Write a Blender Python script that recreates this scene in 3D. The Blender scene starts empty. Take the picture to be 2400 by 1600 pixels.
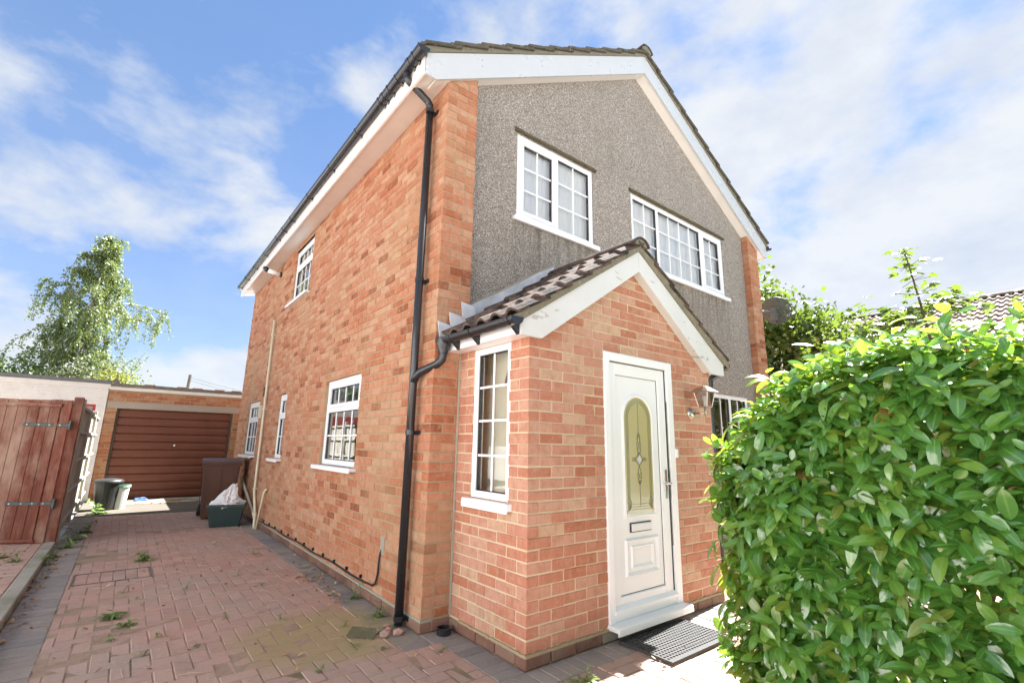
import bpy, bmesh, math, random
from mathutils import Vector, Matrix, noise as mnoise
random.seed(11)
scene = bpy.context.scene
C = scene.collection
PI = math.pi
R = math.radians

# ------------------------------------------------------------------ camera
cam_d = bpy.data.cameras.new('camera')
cam = bpy.data.objects.new('camera', cam_d)
C.objects.link(cam)
scene.camera = cam
CAM = Vector((-2.1289, -2.5119, 1.3473))
yaw, pitch, roll = 0.6668, 0.2142, 0.0181
fw = Vector((math.sin(yaw)*math.cos(pitch), math.cos(yaw)*math.cos(pitch), math.sin(pitch)))
rt = Vector((math.cos(yaw), -math.sin(yaw), 0))
up = rt.cross(fw)
cr, sr = math.cos(roll), math.sin(roll)
rt2 = rt*cr + up*sr
up2 = up*cr - rt*sr
M = Matrix((rt2, up2, -fw)).transposed().to_4x4()
M.translation = CAM
cam.matrix_world = M
cam_d.sensor_width = 36.0
cam_d.sensor_fit = 'HORIZONTAL'
cam_d.lens = 1121.02*36/2400
cam_d.clip_start = 0.05
cam_d.clip_end = 2000
scene.render.resolution_x = 1024
scene.render.resolution_y = 682

# ------------------------------------------------------------------ sun, sky, exposure
SUN_AZ = 83.0      # degrees from +Y towards +X
SUN_EL = 51.5
SKY_STRENGTH = 0.05
CLOUD_SEED = (9.4, 3.3, 1.1)
sd = bpy.data.lights.new('sun', 'SUN')
sd.energy = 5.0
sd.angle = R(0.55)
sd.color = (1.0, 0.988, 0.97)
so = bpy.data.objects.new('sun', sd)
C.objects.link(so)
sv = Vector((math.sin(R(SUN_AZ))*math.cos(R(SUN_EL)), math.cos(R(SUN_AZ))*math.cos(R(SUN_EL)), math.sin(R(SUN_EL))))
so.rotation_euler = sv.to_track_quat('Z', 'Y').to_euler()
so.location = (20, 5, 30)

world = bpy.data.worlds.new('World')
scene.world = world
world.use_nodes = True
wt = world.node_tree
wt.nodes.clear()
def wn(t, **k):
    n = wt.nodes.new(t)
    for a, b in k.items():
        setattr(n, a, b)
    return n
wl = wt.links.new
sky = wn('ShaderNodeTexSky', sky_type='NISHITA', sun_disc=False)
sky.sun_elevation = R(SUN_EL)
sky.sun_rotation = R(SUN_AZ)
sky.altitude = 50
sky.air_density = 0.55
sky.dust_density = 0.15
sky.ozone_density = 6.0
tc = wn('ShaderNodeTexCoord')
sep = wn('ShaderNodeSeparateXYZ')
wl(tc.outputs['Generated'], sep.inputs[0])
def wmath(op, a, b=None, clamp=False):
    n = wn('ShaderNodeMath', operation=op, use_clamp=clamp)
    for i, v in enumerate((a, b)):
        if v is None: continue
        if isinstance(v, (int, float)): n.inputs[i].default_value = v
        else: wl(v, n.inputs[i])
    return n.outputs[0]
zc = wmath('MAXIMUM', sep.outputs[2], 0.0)
comb = wn('ShaderNodeMapping')
comb.inputs['Scale'].default_value = (1.0, 1.0, 1.8)
comb.inputs['Location'].default_value = CLOUD_SEED
wl(tc.outputs['Generated'], comb.inputs[0])
n1 = wn('ShaderNodeTexNoise')
n1.inputs['Scale'].default_value = 3.4
n1.inputs['Detail'].default_value = 10
n1.inputs['Roughness'].default_value = 0.56
n1.inputs['Distortion'].default_value = 0.12
wl(comb.outputs[0], n1.inputs['Vector'])
n2 = wn('ShaderNodeTexNoise')
n2.inputs['Scale'].default_value = 1.1
n2.inputs['Detail'].default_value = 3
wl(comb.outputs[0], n2.inputs['Vector'])
cov = wmath('ADD', wmath('MULTIPLY', n1.outputs[0], 0.68), wmath('MULTIPLY', n2.outputs[0], 0.42))
low = wmath('SUBTRACT', 1.0, wmath('MULTIPLY', zc, 1.7), True)      # more cloud towards the horizon
cov = wmath('ADD', cov, wmath('MULTIPLY', low, 0.17))
ramp = wn('ShaderNodeValToRGB')
ramp.color_ramp.interpolation = 'EASE'
ramp.color_ramp.elements[0].position = 0.455
ramp.color_ramp.elements[0].color = (0, 0, 0, 1)
ramp.color_ramp.elements[1].position = 0.635
ramp.color_ramp.elements[1].color = (0.92, 0.92, 0.92, 1)
wl(cov, ramp.inputs[0])
mix = wn('ShaderNodeMix', data_type='RGBA')
n3 = wn('ShaderNodeTexNoise')
n3.inputs['Scale'].default_value = 5.5
n3.inputs['Detail'].default_value = 7
n3.inputs['Roughness'].default_value = 0.6
wl(comb.outputs[0], n3.inputs['Vector'])
shade = wn('ShaderNodeValToRGB')
shade.color_ramp.elements[0].position = 0.33
shade.color_ramp.elements[0].color = (2.35, 2.55, 2.85, 1)
shade.color_ramp.elements[1].position = 0.62
shade.color_ramp.elements[1].color = (3.0, 3.06, 3.1, 1)
wl(n3.outputs[0], shade.inputs[0])
wl(shade.outputs[0], mix.inputs[7])
sat = wn('ShaderNodeHueSaturation')
sat.inputs['Saturation'].default_value = 1.1
sat.inputs['Hue'].default_value = 0.502
wl(sky.outputs[0], sat.inputs['Color'])
haze_f = wmath('MULTIPLY', wmath('POWER', wmath('SUBTRACT', 1.0, zc, True), 2.5), 0.5)
base_f = wmath('ADD', haze_f, 0.03)
wl(wmath('MAXIMUM', ramp.outputs[0], base_f), mix.inputs[0])
veil = wn('ShaderNodeMix', data_type='RGBA')
veil.inputs[0].default_value = 0.36
veil.inputs[7].default_value = (1.10, 1.90, 3.15, 1)
wl(sat.outputs[0], veil.inputs[6])
wl(veil.outputs[2], mix.inputs[6])
bg = wn('ShaderNodeBackground')
bg.inputs['Strength'].default_value = SKY_STRENGTH
wl(mix.outputs[2], bg.inputs['Color'])
wo = wn('ShaderNodeOutputWorld')
wl(bg.outputs[0], wo.inputs['Surface'])

scene.render.engine = 'CYCLES'
vs = scene.view_settings
vs.view_transform = 'Standard'
vs.look = 'None'
vs.exposure = 2.63
vs.gamma = 1.0
vs.use_curve_mapping = False

# ------------------------------------------------------------------ materials
MATS = {}
def mat(name):
    m = bpy.data.materials.new(name)
    m.use_nodes = True
    m.node_tree.nodes.clear()
    MATS[name] = m
    return NT(m)
class NT:
    def __init__(s, m):
        s.m = m; s.t = m.node_tree
        s.out = s.n('ShaderNodeOutputMaterial')
    def n(s, typ, **k):
        n = s.t.nodes.new(typ)
        for a, b in k.items(): setattr(n, a, b)
        return n
    def l(s, a, b): s.t.links.new(a, b)
    def set(s, sock, v):
        if isinstance(v, bpy.types.NodeSocket): s.l(v, sock)
        elif isinstance(v, tuple) and len(v) == 3 and sock.type == 'RGBA': sock.default_value = (*v, 1)
        else: sock.default_value = v
    def math(s, op, a, b=None, clamp=False):
        n = s.n('ShaderNodeMath', operation=op, use_clamp=clamp)
        s.set(n.inputs[0], a)
        if b is not None: s.set(n.inputs[1], b)
        return n.outputs[0]
    def coord(s, kind='pos'):
        if kind == 'pos': return s.n('ShaderNodeNewGeometry').outputs['Position']
        return s.n('ShaderNodeTexCoord').outputs['Object']
    def noise(s, scale, detail=3, rough=0.55, vec=None, dist=0, stretch=None):
        n = s.n('ShaderNodeTexNoise')
        v = vec or s.coord()
        if stretch:
            mp = s.n('ShaderNodeMapping'); mp.inputs['Scale'].default_value = stretch
            s.l(v, mp.inputs[0]); v = mp.outputs[0]
        s.l(v, n.inputs['Vector'])
        n.inputs['Scale'].default_value = scale; n.inputs['Detail'].default_value = detail
        n.inputs['Roughness'].default_value = rough; n.inputs['Distortion'].default_value = dist
        return n.outputs[0]
    def voro(s, scale, feature='F1', out='Color', vec=None):
        n = s.n('ShaderNodeTexVoronoi', feature=feature)
        s.l(vec or s.coord(), n.inputs['Vector'])
        n.inputs['Scale'].default_value = scale
        return n.outputs[out]
    def rand(s):
        oi = s.n('ShaderNodeObjectInfo').outputs['Random']
        isl = s.n('ShaderNodeNewGeometry').outputs['Random Per Island']
        return s.math('FRACT', s.math('ADD', s.math('MULTIPLY', oi, 7.31), isl))
    def ramp(s, fac, stops, interp='LINEAR'):
        n = s.n('ShaderNodeValToRGB')
        cr_ = n.color_ramp; cr_.interpolation = interp
        while len(cr_.elements) < len(stops): cr_.elements.new(0.5)
        for e, (p, c) in zip(cr_.elements, stops):
            e.position = p; e.color = (*c, 1) if isinstance(c, tuple) else (c, c, c, 1)
        s.l(fac, n.inputs[0])
        return n.outputs[0]
    def mix(s, fac, a, b, blend='MIX'):
        n = s.n('ShaderNodeMix', data_type='RGBA', blend_type=blend)
        s.set(n.inputs[0], fac); s.set(n.inputs[6], a); s.set(n.inputs[7], b)
        return n.outputs[2]
    def bump(s, h, strength=0.3, dist=0.01):
        n = s.n('ShaderNodeBump')
        n.inputs['Strength'].default_value = strength; n.inputs['Distance'].default_value = dist
        s.l(h, n.inputs['Height'])
        return n.outputs[0]
    def pbr(s, color, rough=0.7, normal=None, spec=0.5, metal=0.0, **kw):
        n = s.n('ShaderNodeBsdfPrincipled')
        s.set(n.inputs['Base Color'], color); s.set(n.inputs['Roughness'], rough)
        s.set(n.inputs['Specular IOR Level'], spec); s.set(n.inputs['Metallic'], metal)
        if normal is not None: s.l(normal, n.inputs['Normal'])
        for k, v in kw.items(): s.set(n.inputs[k], v)
        return n.outputs[0]
    def done(s, sh): s.l(sh, s.out.inputs['Surface']); return s.m

def brick_mat(name, stops, moss=0.0, stain=0.0, streak=0.35):
    t = mat(name)
    base = t.ramp(t.rand(), stops, 'CONSTANT')
    rnd = t.rand()
    off = t.n('ShaderNodeCombineXYZ'); t.l(t.math('MULTIPLY', rnd, 31.0), off.inputs[0]); t.l(t.math('MULTIPLY', rnd, 53.0), off.inputs[2])
    va = t.n('ShaderNodeVectorMath', operation='ADD'); t.l(t.coord(), va.inputs[0]); t.l(off.outputs[0], va.inputs[1]); pv_ = va.outputs[0]
    blot = t.noise(11, 5, 0.65, vec=pv_)
    base = t.mix(t.math('MULTIPLY', t.ramp(blot, [(0.46, 0.0), (0.66, 1.0)]), streak), base, (0.30, 0.105, 0.045))
    pale = t.noise(17, 4, 0.65, vec=pv_)
    base = t.mix(t.math('MULTIPLY', t.ramp(pale, [(0.5, 0.0), (0.75, 1.0)]), 0.45), base, (0.62, 0.43, 0.31))
    fine = t.noise(160, 3, 0.7)
    base = t.mix(0.34, base, t.ramp(fine, [(0.3, 0.35), (0.7, 1.0)]), 'MULTIPLY')
    strk = t.noise(34, 3, .65, vec=pv_, stretch=(1, 1, .22))
    base = t.mix(t.math('MULTIPLY', t.ramp(strk, [(.52, 0.0), (.66, 1.0)]), streak*.8), base, (.36, .125, .055))
    if stain:
        big = t.noise(0.9, 5, 0.6)
        base = t.mix(t.math('MULTIPLY', t.ramp(big, [(0.48, 0.0), (0.7, 1.0)]), stain), base, (0.40, 0.29, 0.17))
    nm = t.bump(t.math('ADD', fine, t.math('MULTIPLY', blot, 1.5)), 0.55, 0.006)
    return t.done(t.pbr(base, 0.88, nm, 0.25))
HB = [(0.0, (.50, .235, .135)), (.15, (.53, .28, .17)), (.30, (.46, .19, .10)), (.43, (.54, .32, .205)), (.58, (.51, .25, .15)),
      (.70, (.40, .15, .075)), (.77, (.55, .345, .22)), (.88, (.48, .21, .12)), (.955, (.29, .10, .05))]
HB = [(p_, (c_[0], c_[1]*.92, c_[2]*.90)) for p_, c_ in HB]
brick_mat('brick_house', HB, stain=0.42, streak=.42)
PB = [(0.0, (.55, .275, .19)), (.18, (.57, .315, .225)), (.36, (.52, .23, .15)), (.52, (.58, .34, .24)), (.66, (.53, .25, .17)),
      (.80, (.59, .395, .27)), (.88, (.47, .19, .115)), (.94, (.56, .295, .205))]
brick_mat('brick_porch', PB, streak=0.36)
GB = [(0.0, (.40, .15, .075)), (.3, (.46, .20, .105)), (.55, (.35, .12, .06)), (.8, (.44, .24, .13))]
brick_mat('brick_garage', GB, stain=0.4)
t = mat('plinth_brick')
b = t.ramp(t.rand(), [(0, (.19, .095, .07)), (.4, (.235, .13, .095)), (.7, (.15, .075, .055))], 'CONSTANT')
b = t.mix(t.ramp(t.noise(6, 5, .65), [(.45, 0.0), (.7, .6)]), b, (.21, .175, .13))
t.done(t.pbr(b, .9, t.bump(t.noise(70, 4), .5, .006), .2))
def mortar_mat(name, c):
    t = mat(name)
    f = t.noise(120, 3, .7); g = t.noise(2.5, 5)
    b = t.mix(t.math('MULTIPLY', g, .5), c, tuple(x*.62 for x in c))
    b = t.mix(.25, b, t.ramp(f, [(.3, .4), (.7, 1.0)]), 'MULTIPLY')
    t.done(t.pbr(b, .95, t.bump(f, .5, .005), .15))
mortar_mat('mortar_house', (.43, .34, .215))
mortar_mat('mortar_porch', (.70, .58, .41))
mortar_mat('cement', (.40, .38, .31))

t = mat('pebbledash')
vc = t.voro(165); vd = t.voro(165, out='Distance'); vc2 = t.voro(60)
sp = t.n('ShaderNodeSeparateColor'); t.l(vc, sp.inputs[0])
col = t.ramp(sp.outputs[0], [(0, (.14, .12, .10)), (.12, (.28, .245, .21)), (.34, (.42, .38, .33)), (.56, (.35, .305, .265)), (.70, (.57, .525, .47)), (.82, (.35, .24, .185)), (.86, (.66, .63, .585)), (.93, (.86, .84, .80))], 'CONSTANT')
bigv = t.noise(1.1, 4, .6)
col = t.mix(t.ramp(bigv, [(.40, 0.0), (.75, .32)]), col, (.25, .22, .175))
stk = t.noise(3.5, 5, .6, stretch=(2.2, 1, .16))
col = t.mix(t.ramp(stk, [(.50, 0.0), (.72, .15)]), col, (.15, .135, .11))
sx = t.n('ShaderNodeSeparateXYZ'); t.l(t.coord(), sx.inputs[0])
inx = t.math('MAXIMUM', t.math('LESS_THAN', t.math('ABSOLUTE', t.math('SUBTRACT', sx.outputs[0], 1.245)), .64), t.math('LESS_THAN', t.math('ABSOLUTE', t.math('SUBTRACT', sx.outputs[0], 3.69)), 1.2))
fz = t.math('MULTIPLY', t.math('SUBTRACT', sx.outputs[2], 2.75), 1.15, True)
drip = t.noise(9, 4, .6, stretch=(2.0, 1, .10))
dmk = t.math('MULTIPLY', t.math('MULTIPLY', inx, t.math('MULTIPLY', fz, t.math('LESS_THAN', sx.outputs[2], 3.62))), t.ramp(drip, [(.42, 0.0), (.66, .75)]))
col = t.mix(dmk, col, (.115, .11, .08))
nm = t.bump(t.math('SUBTRACT', 1.0, vd), .9, .012)
t.done(t.pbr(col, .9, nm, .2))

def plastic(name, c, rough=.35, dirt=.12, spec=.5):
    t = mat(name)
    d = t.noise(5, 6, .65); d2 = t.noise(5, 2)
    b = t.mix(t.math('MULTIPLY', t.ramp(d, [(.45, 0.0), (.8, 1.0)]), dirt), c, tuple(x*.55 for x in c))
    rr = t.ramp(d2, [(.3, max(rough-.06, .03)), (.7, min(rough+.1, 1.0))]) if dirt > .05 else rough
    t.done(t.pbr(b, rr, None, spec))
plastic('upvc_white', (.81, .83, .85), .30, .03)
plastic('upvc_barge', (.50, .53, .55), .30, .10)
plastic('upvc_soffit', (.76, .73, .70), .38, .12)
plastic('black_plastic', (.020, .022, .026), .22, .0, .55)
plastic('grey_seal', (.03, .032, .035), .5, 0)
plastic('waste_pipe', (.72, .64, .46), .4, .22)
plastic('bin_brown', (.105, .045, .026), .5, .2)
plastic('box_green', (.018, .042, .040), .42, .2)
plastic('bin_black', (.022, .023, .022), .45, .2)
plastic('tub_pale', (.62, .66, .60), .5, .3)
plastic('pale_green_plastic', (.22, .40, .30), .5, .2)
plastic('bag_white', (.78, .79, .80), .35, .1)
plastic('bag_blue', (.06, .13, .30), .35, .1)
plastic('door_mail', (.75, .76, .77), .35, .05)
plastic('cable_black', (.015, .015, .016), .5, .0)
plastic('vent_buff', (.66, .58, .44), .6, .25)
plastic('dish_grey', (.075, .085, .09), .5, .2)
t = mat('chrome'); t.done(t.pbr((.75, .75, .74), .13, None, .5, 1.0))
t = mat('lantern_metal'); t.done(t.pbr(t.mix(t.noise(30, 4), (.55, .52, .47), (.36, .33, .28)), .3, None, .5, 1.0))
t = mat('iron_hinge'); t.done(t.pbr(t.mix(t.noise(25, 4), (.035, .05, .05), (.07, .085, .08)), .55, None, .4, .4))
t = mat('steel_bolt'); t.done(t.pbr((.6, .6, .58), .35, None, .5, 1.0))

# weathered white timber of the porch bargeboards: flaking paint
t = mat('flaking_paint')
fl = t.noise(5.5, 6, .62, stretch=(1, 1, 3.2), dist=.4); fl2 = t.noise(1.3, 2)
msk = t.ramp(t.math('ADD', t.math('MULTIPLY', fl, .8), t.math('MULTIPLY', fl2, .25)), [(.635, 0.0), (.65, 1.0)])
wood = t.mix(t.noise(60, 3, stretch=(1, 1, 8)), (.30, .28, .25), (.50, .48, .44))
b = t.mix(msk, t.mix(t.noise(4, 5), (.66, .68, .68), (.56, .57, .56)), wood)
t.done(t.pbr(b, .5, t.bump(msk, -.4, .004), .35))

def glass(name, tint=(1, 1, 1), f0=.10, rough=0.0):
    t = mat(name)
    lw = t.n('ShaderNodeLayerWeight'); lw.inputs[0].default_value = .5
    fac = t.math('ADD', t.math('MULTIPLY', t.math('POWER', lw.outputs['Facing'], 5.0), .88), f0)
    tr = t.n('ShaderNodeBsdfTransparent'); t.set(tr.inputs[0], tint)
    gl = t.n('ShaderNodeBsdfGlossy'); t.set(gl.inputs['Roughness'], rough)
    wob = t.noise(2.2, 2); t.l(t.bump(wob, .05, .02), gl.inputs['Normal'])
    ms = t.n('ShaderNodeMixShader'); t.set(ms.inputs[0], fac); t.l(tr.outputs[0], ms.inputs[1]); t.l(gl.outputs[0], ms.inputs[2])
    t.done(ms.outputs[0])
glass('window_glass', (.96, .98, .98), .20)
glass('clear_glass', (.985, .99, .99), .075)
glass('lantern_glass', (.72, .70, .66), .14, .05)
t = mat('obscure_glass')
rip = t.noise(55, 2)
t.done(t.pbr(t.mix(t.noise(2.5, 2), (.40, .375, .165), (.47, .44, .22)), .13, t.bump(rip, .16, .004), .9))
t = mat('bevel_glass'); t.done(t.pbr((.55, .60, .62), .05, None, 1.0))
t = mat('lead_came'); t.done(t.pbr((.20, .20, .125), .5, None, .4, .2))
t = mat('added_pale_sheet')  # white sheet added behind the upper front panes to make them read pale
st = t.noise(10, 2, .5, stretch=(3.0, 3.0, .06))
trl = t.n('ShaderNodeBsdfTranslucent'); t.set(trl.inputs[0], (.74, .78, .78))
df = t.n('ShaderNodeBsdfDiffuse'); t.l(t.mix(st, (.86, .89, .89), (.93, .94, .93)), df.inputs[0])
ms = t.n('ShaderNodeMixShader'); t.set(ms.inputs[0], .3); t.l(df.outputs[0], ms.inputs[1]); t.l(trl.outputs[0], ms.inputs[2])
t.done(ms.outputs[0])
t = mat('plaster'); t.done(t.pbr(t.mix(t.noise(3, 3), (.66, .60, .42), (.58, .52, .36)), .9))
t = mat('room_dark'); t.done(t.pbr((.30, .29, .27), .9))

t = mat('lead_sheet')
ln = t.noise(3.5, 6, .65, dist=.6)
b = t.ramp(ln, [(.30, (.36, .39, .42)), (.55, (.58, .61, .65)), (.75, (.74, .76, .78))])
t.done(t.pbr(b, .55, t.bump(t.noise(9, 3), .25, .02), .4, .15))

def tile_mat(name, a, bcol, lich, dark=.5):
    t = mat(name)
    n = t.noise(7, 6, .68); n2 = t.noise(24, 5, .7); n3 = t.noise(55, 2)
    b = t.mix(t.rand(), a, bcol)
    b = t.mix(t.ramp(n, [(.46, 0.0), (.60, dark)]), b, (.022, .021, .019))
    b = t.mix(t.ramp(n2, [(.58, 0.0), (.66, lich)]), b, (.52, .50, .44))
    b = t.mix(t.ramp(n3, [(.60, 0.0), (.7, .5)]), b, (.12, .125, .06))
    t.done(t.pbr(b, .92, t.bump(n2, .6, .008), .2))
tile_mat('tile_house', (.085, .08, .06), (.12, .105, .082), .25, .3)
tile_mat('tile_porch', (.085, .058, .048), (.135, .095, .08), .16, .97)
tile_mat('tile_neighbour', (.18, .135, .115), (.25, .19, .165), .1, .2)
t = mat('verge_mortar')
n = t.noise(8, 6, .7); n2 = t.noise(70, 3)
b = t.mix(n, (.11, .105, .075), (.27, .25, .195)); b = t.mix(t.ramp(n2, [(.58, 0.0), (.68, .6)]), b, (.38, .36, .30))
t.done(t.pbr(b, .95, t.bump(n2, .6, .008), .15))
t = mat('moss_render')
t.done(t.pbr(t.mix(t.noise(18, 5), (.055, .052, .028), (.16, .14, .095)), .95, t.bump(t.noise(80, 3), .7, .01), .1))

# block paving
def paver_mat(name, stops):
    t = mat(name)
    r = t.rand()
    b = t.ramp(r, stops, 'LINEAR')
    n = t.noise(1.1, 5, .6); n2 = t.noise(16, 5, .7); n3 = t.noise(170, 2)
    b = t.mix(t.ramp(n, [(.36, .0), (.66, .75)]), b, (.40, .325, .27))
    b = t.mix(t.ramp(n2, [(.55, 0.0), (.75, .45)]), b, (.24, .13, .10))
    sp_ = t.noise(34, 2, .5)
    b = t.mix(t.ramp(sp_, [(.69, 0.0), (.74, .6)]), b, (.52, .49, .44))
    # damp algae patch beside the downpipe
    ge = t.n('ShaderNodeNewGeometry').outputs['Position']
    vm = t.n('ShaderNodeVectorMath', operation='DISTANCE'); t.l(ge, vm.inputs[0]); vm.inputs[1].default_value = (-.80, 1.28, 0)
    wob = t.math('ADD', vm.outputs['Value'], t.math('MULTIPLY', t.noise(2.6, 4), .55))
    am = t.ramp(t.math('ADD', wob, t.math('MULTIPLY', t.noise(12, 4), .12)), [(.70, .66), (1.16, 0.0)])
    b = t.mix(am, b, t.mix(n2, (.27, .235, .085), (.42, .36, .165)))
    b = t.mix(.35, b, t.ramp(n3, [(.3, .5), (.7, 1.0)]), 'MULTIPLY')
    t.done(t.pbr(b, .93, t.bump(n3, .5, .004), .2))
paver_mat('paver_red', [(0, (.47, .275, .22)), (.25, (.51, .305, .245)), (.5, (.44, .25, .195)), (.75, (.53, .33, .265)), (1, (.41, .245, .20))])
paver_mat('paver_dark', [(0, (.20, .195, .19)), (.4, (.25, .24, .235)), (.7, (.17, .168, .168)), (1, (.28, .26, .25))])
t = mat('joint_sand')
n = t.noise(25, 5, .7); g = t.noise(2.2, 5)
b = t.mix(n, (.24, .165, .12), (.42, .31, .235)); b = t.mix(t.ramp(g, [(.5, 0.0), (.68, .7)]), b, (.075, .085, .03))
t.done(t.pbr(b, .98, t.bump(n, .6, .01), .1))
t = mat('concrete')
n = t.noise(1.4, 6, .65); n2 = t.noise(60, 4, .7)
b = t.mix(n, (.085, .075, .06), (.15, .13, .105)); b = t.mix(.3, b, t.ramp(n2, [(.3, .4), (.7, 1.0)]), 'MULTIPLY')
t.done(t.pbr(b, .93, t.bump(n2, .4, .006), .2))
t = mat('concrete_mossy')
n = t.noise(2.2, 6, .7); n2 = t.noise(50, 4, .7)
b = t.mix(n2, (.34, .32, .27), (.46, .43, .37)); b = t.mix(t.ramp(n, [(.42, 0.0), (.62, .85)]), b, (.22, .135, .055))
t.done(t.pbr(b, .95, t.bump(n2, .6, .01), .15))
t = mat('kerb_concrete')
n = t.noise(6, 6, .7); n2 = t.noise(80, 3)
b = t.mix(n, (.24, .225, .18), (.40, .38, .33)); b = t.mix(t.ramp(t.noise(2.0, 4), [(.5, 0.0), (.7, .6)]), b, (.13, .13, .07))
t.done(t.pbr(b, .95, t.bump(n2, .5, .006), .15))
t = mat('lintel_concrete')
n2 = t.noise(45, 4, .7); t.done(t.pbr(t.mix(n2, (.24, .19, .15), (.46, .40, .34)), .95, t.bump(n2, .6, .006), .15))
t = mat('ground_mat')
n = t.noise(.25, 5, .6); n2 = t.noise(8, 5, .7)
b = t.mix(n, (.43, .435, .435), (.51, .515, .515)); b = t.mix(.3, b, t.ramp(n2, [(.3, .5), (.7, 1.0)]), 'MULTIPLY')
t.done(t.pbr(b, .95, None, .15))
t = mat('rubber_mat')
t.done(t.pbr(t.mix(t.noise(40, 4), (.035, .034, .032), (.075, .072, .07)), .8, None, .3))

def wood_mat(name, a, b_, g=(.1, .1, .1), gf=0.0):
    t = mat(name)
    grain = t.noise(9, 6, .68, stretch=(5, 5, .35), dist=.6); big = t.noise(3.2, 5, .65, stretch=(1, 1, .5))
    c = t.mix(t.ramp(grain, [(.32, 0.0), (.68, 1.0)]), a, b_)
    c = t.mix(t.math('MULTIPLY', t.rand(), .35), c, tuple(x*.6 for x in a))
    if gf: c = t.mix(t.ramp(big, [(.42, 0.0), (.7, gf)]), c, g)
    t.done(t.pbr(c, .8, t.bump(grain, .35, .006), .25))
wood_mat('gate_wood', (.10, .030, .020), (.235, .085, .055), (.30, .215, .165), .8)
wood_mat('fence_wood', (.30, .28, .24), (.46, .43, .37), (.32, .34, .24), .4)
wood_mat('pole_wood', (.06, .05, .04), (.12, .10, .08))
t = mat('garage_door_paint')
n = t.noise(3, 6, .65, stretch=(1, 1, .5)); n2 = t.noise(30, 3)
b = t.mix(n, (.11, .032, .017), (.18, .062, .034)); t.done(t.pbr(b, t.ramp(n2, [(.3, .38), (.7, .6)]), None, .4))
t = mat('white_masonry')
n = t.noise(4, 6, .7); b = t.mix(t.ramp(n, [(.45, 0.0), (.75, .4)]), (.76, .74, .70), (.50, .46, .40)); t.done(t.pbr(b, .85, t.bump(t.noise(40, 3), .3, .006), .25))
t = mat('cream_render')
n = t.noise(3, 6, .7); t.done(t.pbr(t.mix(n, (.74, .74, .735), (.66, .66, .655)), .9, t.bump(t.noise(60, 3), .3, .006), .2))
t = mat('felt_grey')
n = t.noise(12, 5, .7); t.done(t.pbr(t.mix(n, (.12, .12, .125), (.22, .22, .225)), .95, t.bump(n, .3, .01), .15))
t = mat('felt_edge')
n = t.noise(14, 5, .7); t.done(t.pbr(t.mix(n, (.06, .055, .05), (.28, .25, .21)), .95, None, .15))
plastic('red_paint', (.45, .03, .03), .4, .1)

def leaf_mat(name, stops, trans, tfac=.4, rough=.33, rib=None, dead=None, vary=.35):
    t = mat(name)
    r = t.rand()
    b = t.ramp(r, stops)
    n = t.noise(26, 3, .6)
    b = t.mix(t.math('MULTIPLY', n, vary), b, (.02, .035, .008))
    if rib:
        at = t.n('ShaderNodeAttribute'); at.attribute_name = 'rib'
        rf_ = t.math('MULTIPLY', at.outputs['Fac'], .1)          # 0..1 towards the midrib, small part carries the length
        b = t.mix(t.ramp(rf_, [(.90, 0.0), (.98, .6)]), b, rib)
        vn = t.math('FRACT', t.math('SUBTRACT', t.math('MULTIPLY', at.outputs['Fac'], .62), 0.0))
        b = t.mix(t.math('MULTIPLY', t.math('LESS_THAN', vn, .16), .22), b, rib)
    nm = t.bump(t.noise(38, 2), .22, .006)
    cw_ = {'Coat Weight': 1.0, 'Coat Roughness': .12} if rib else {}
    p = t.pbr(b, rough, nm, .9, **cw_)
    tr = t.n('ShaderNodeBsdfTranslucent')
    tc_ = t.ramp(r, [(0, trans), (1, tuple(x*.75 for x in trans))])
    if dead:
        dm = t.math('GREATER_THAN', t.math('FRACT', t.math('MULTIPLY', r, 61.7)), dead)
        b2 = t.mix(dm, b, t.mix(n, (.42, .20, .08), (.30, .22, .06))); pn = [l for l in t.t.links if False]
        tc_ = t.mix(dm, tc_, (.35, .10, .03))
        p = t.pbr(b2, rough, nm, .9, **cw_)
    t.l(tc_, tr.inputs[0])
    ms = t.n('ShaderNodeMixShader'); t.set(ms.inputs[0], tfac); t.l(p, ms.inputs[1]); t.l(tr.outputs[0], ms.inputs[2])
    t.done(ms.outputs[0])
leaf_mat('laurel_leaf', [(0, (.040, .165, .032)), (.35, (.070, .235, .045)), (.65, (.105, .295, .055)), (.85, (.155, .35, .062)), (1, (.24, .42, .072))],
         (.36, .62, .05), .31, .19, rib=(.22, .42, .10), dead=.9975)
leaf_mat('laurel_young', [(0, (.13, .25, .035)), (1, (.24, .34, .05))], (.52, .62, .04), .5, .32, rib=(.40, .50, .15))
leaf_mat('birch_leaf', [(0, (.07, .13, .028)), (.5, (.11, .18, .036)), (1, (.16, .225, .05))], (.24, .30, .04), .35, .45)
leaf_mat('shrub_leaf', [(0, (.045, .11, .022)), (.5, (.08, .16, .03)), (1, (.13, .21, .045))], (.22, .34, .05), .35, .45)
leaf_mat('golden_leaf', [(0, (.17, .22, .03)), (1, (.32, .34, .05))], (.42, .42, .06), .35, .45)
leaf_mat('grey_leaf', [(0, (.11, .14, .075)), (1, (.20, .23, .12))], (.22, .26, .10), .3, .5)
leaf_mat('maple_leaf', [(0, (.045, .10, .018)), (.6, (.09, .165, .025)), (1, (.13, .19, .03))], (.22, .32, .03), .34, .42)
leaf_mat('weed_leaf', [(0, (.14, .26, .06)), (1, (.26, .38, .10))], (.25, .38, .06), .35, .5)
t = mat('bark'); n = t.noise(14, 5, .7, stretch=(1, 1, .3)); t.done(t.pbr(t.mix(n, (.07, .05, .035), (.17, .13, .095)), .95, t.bump(n, .6, .01), .15))
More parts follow.
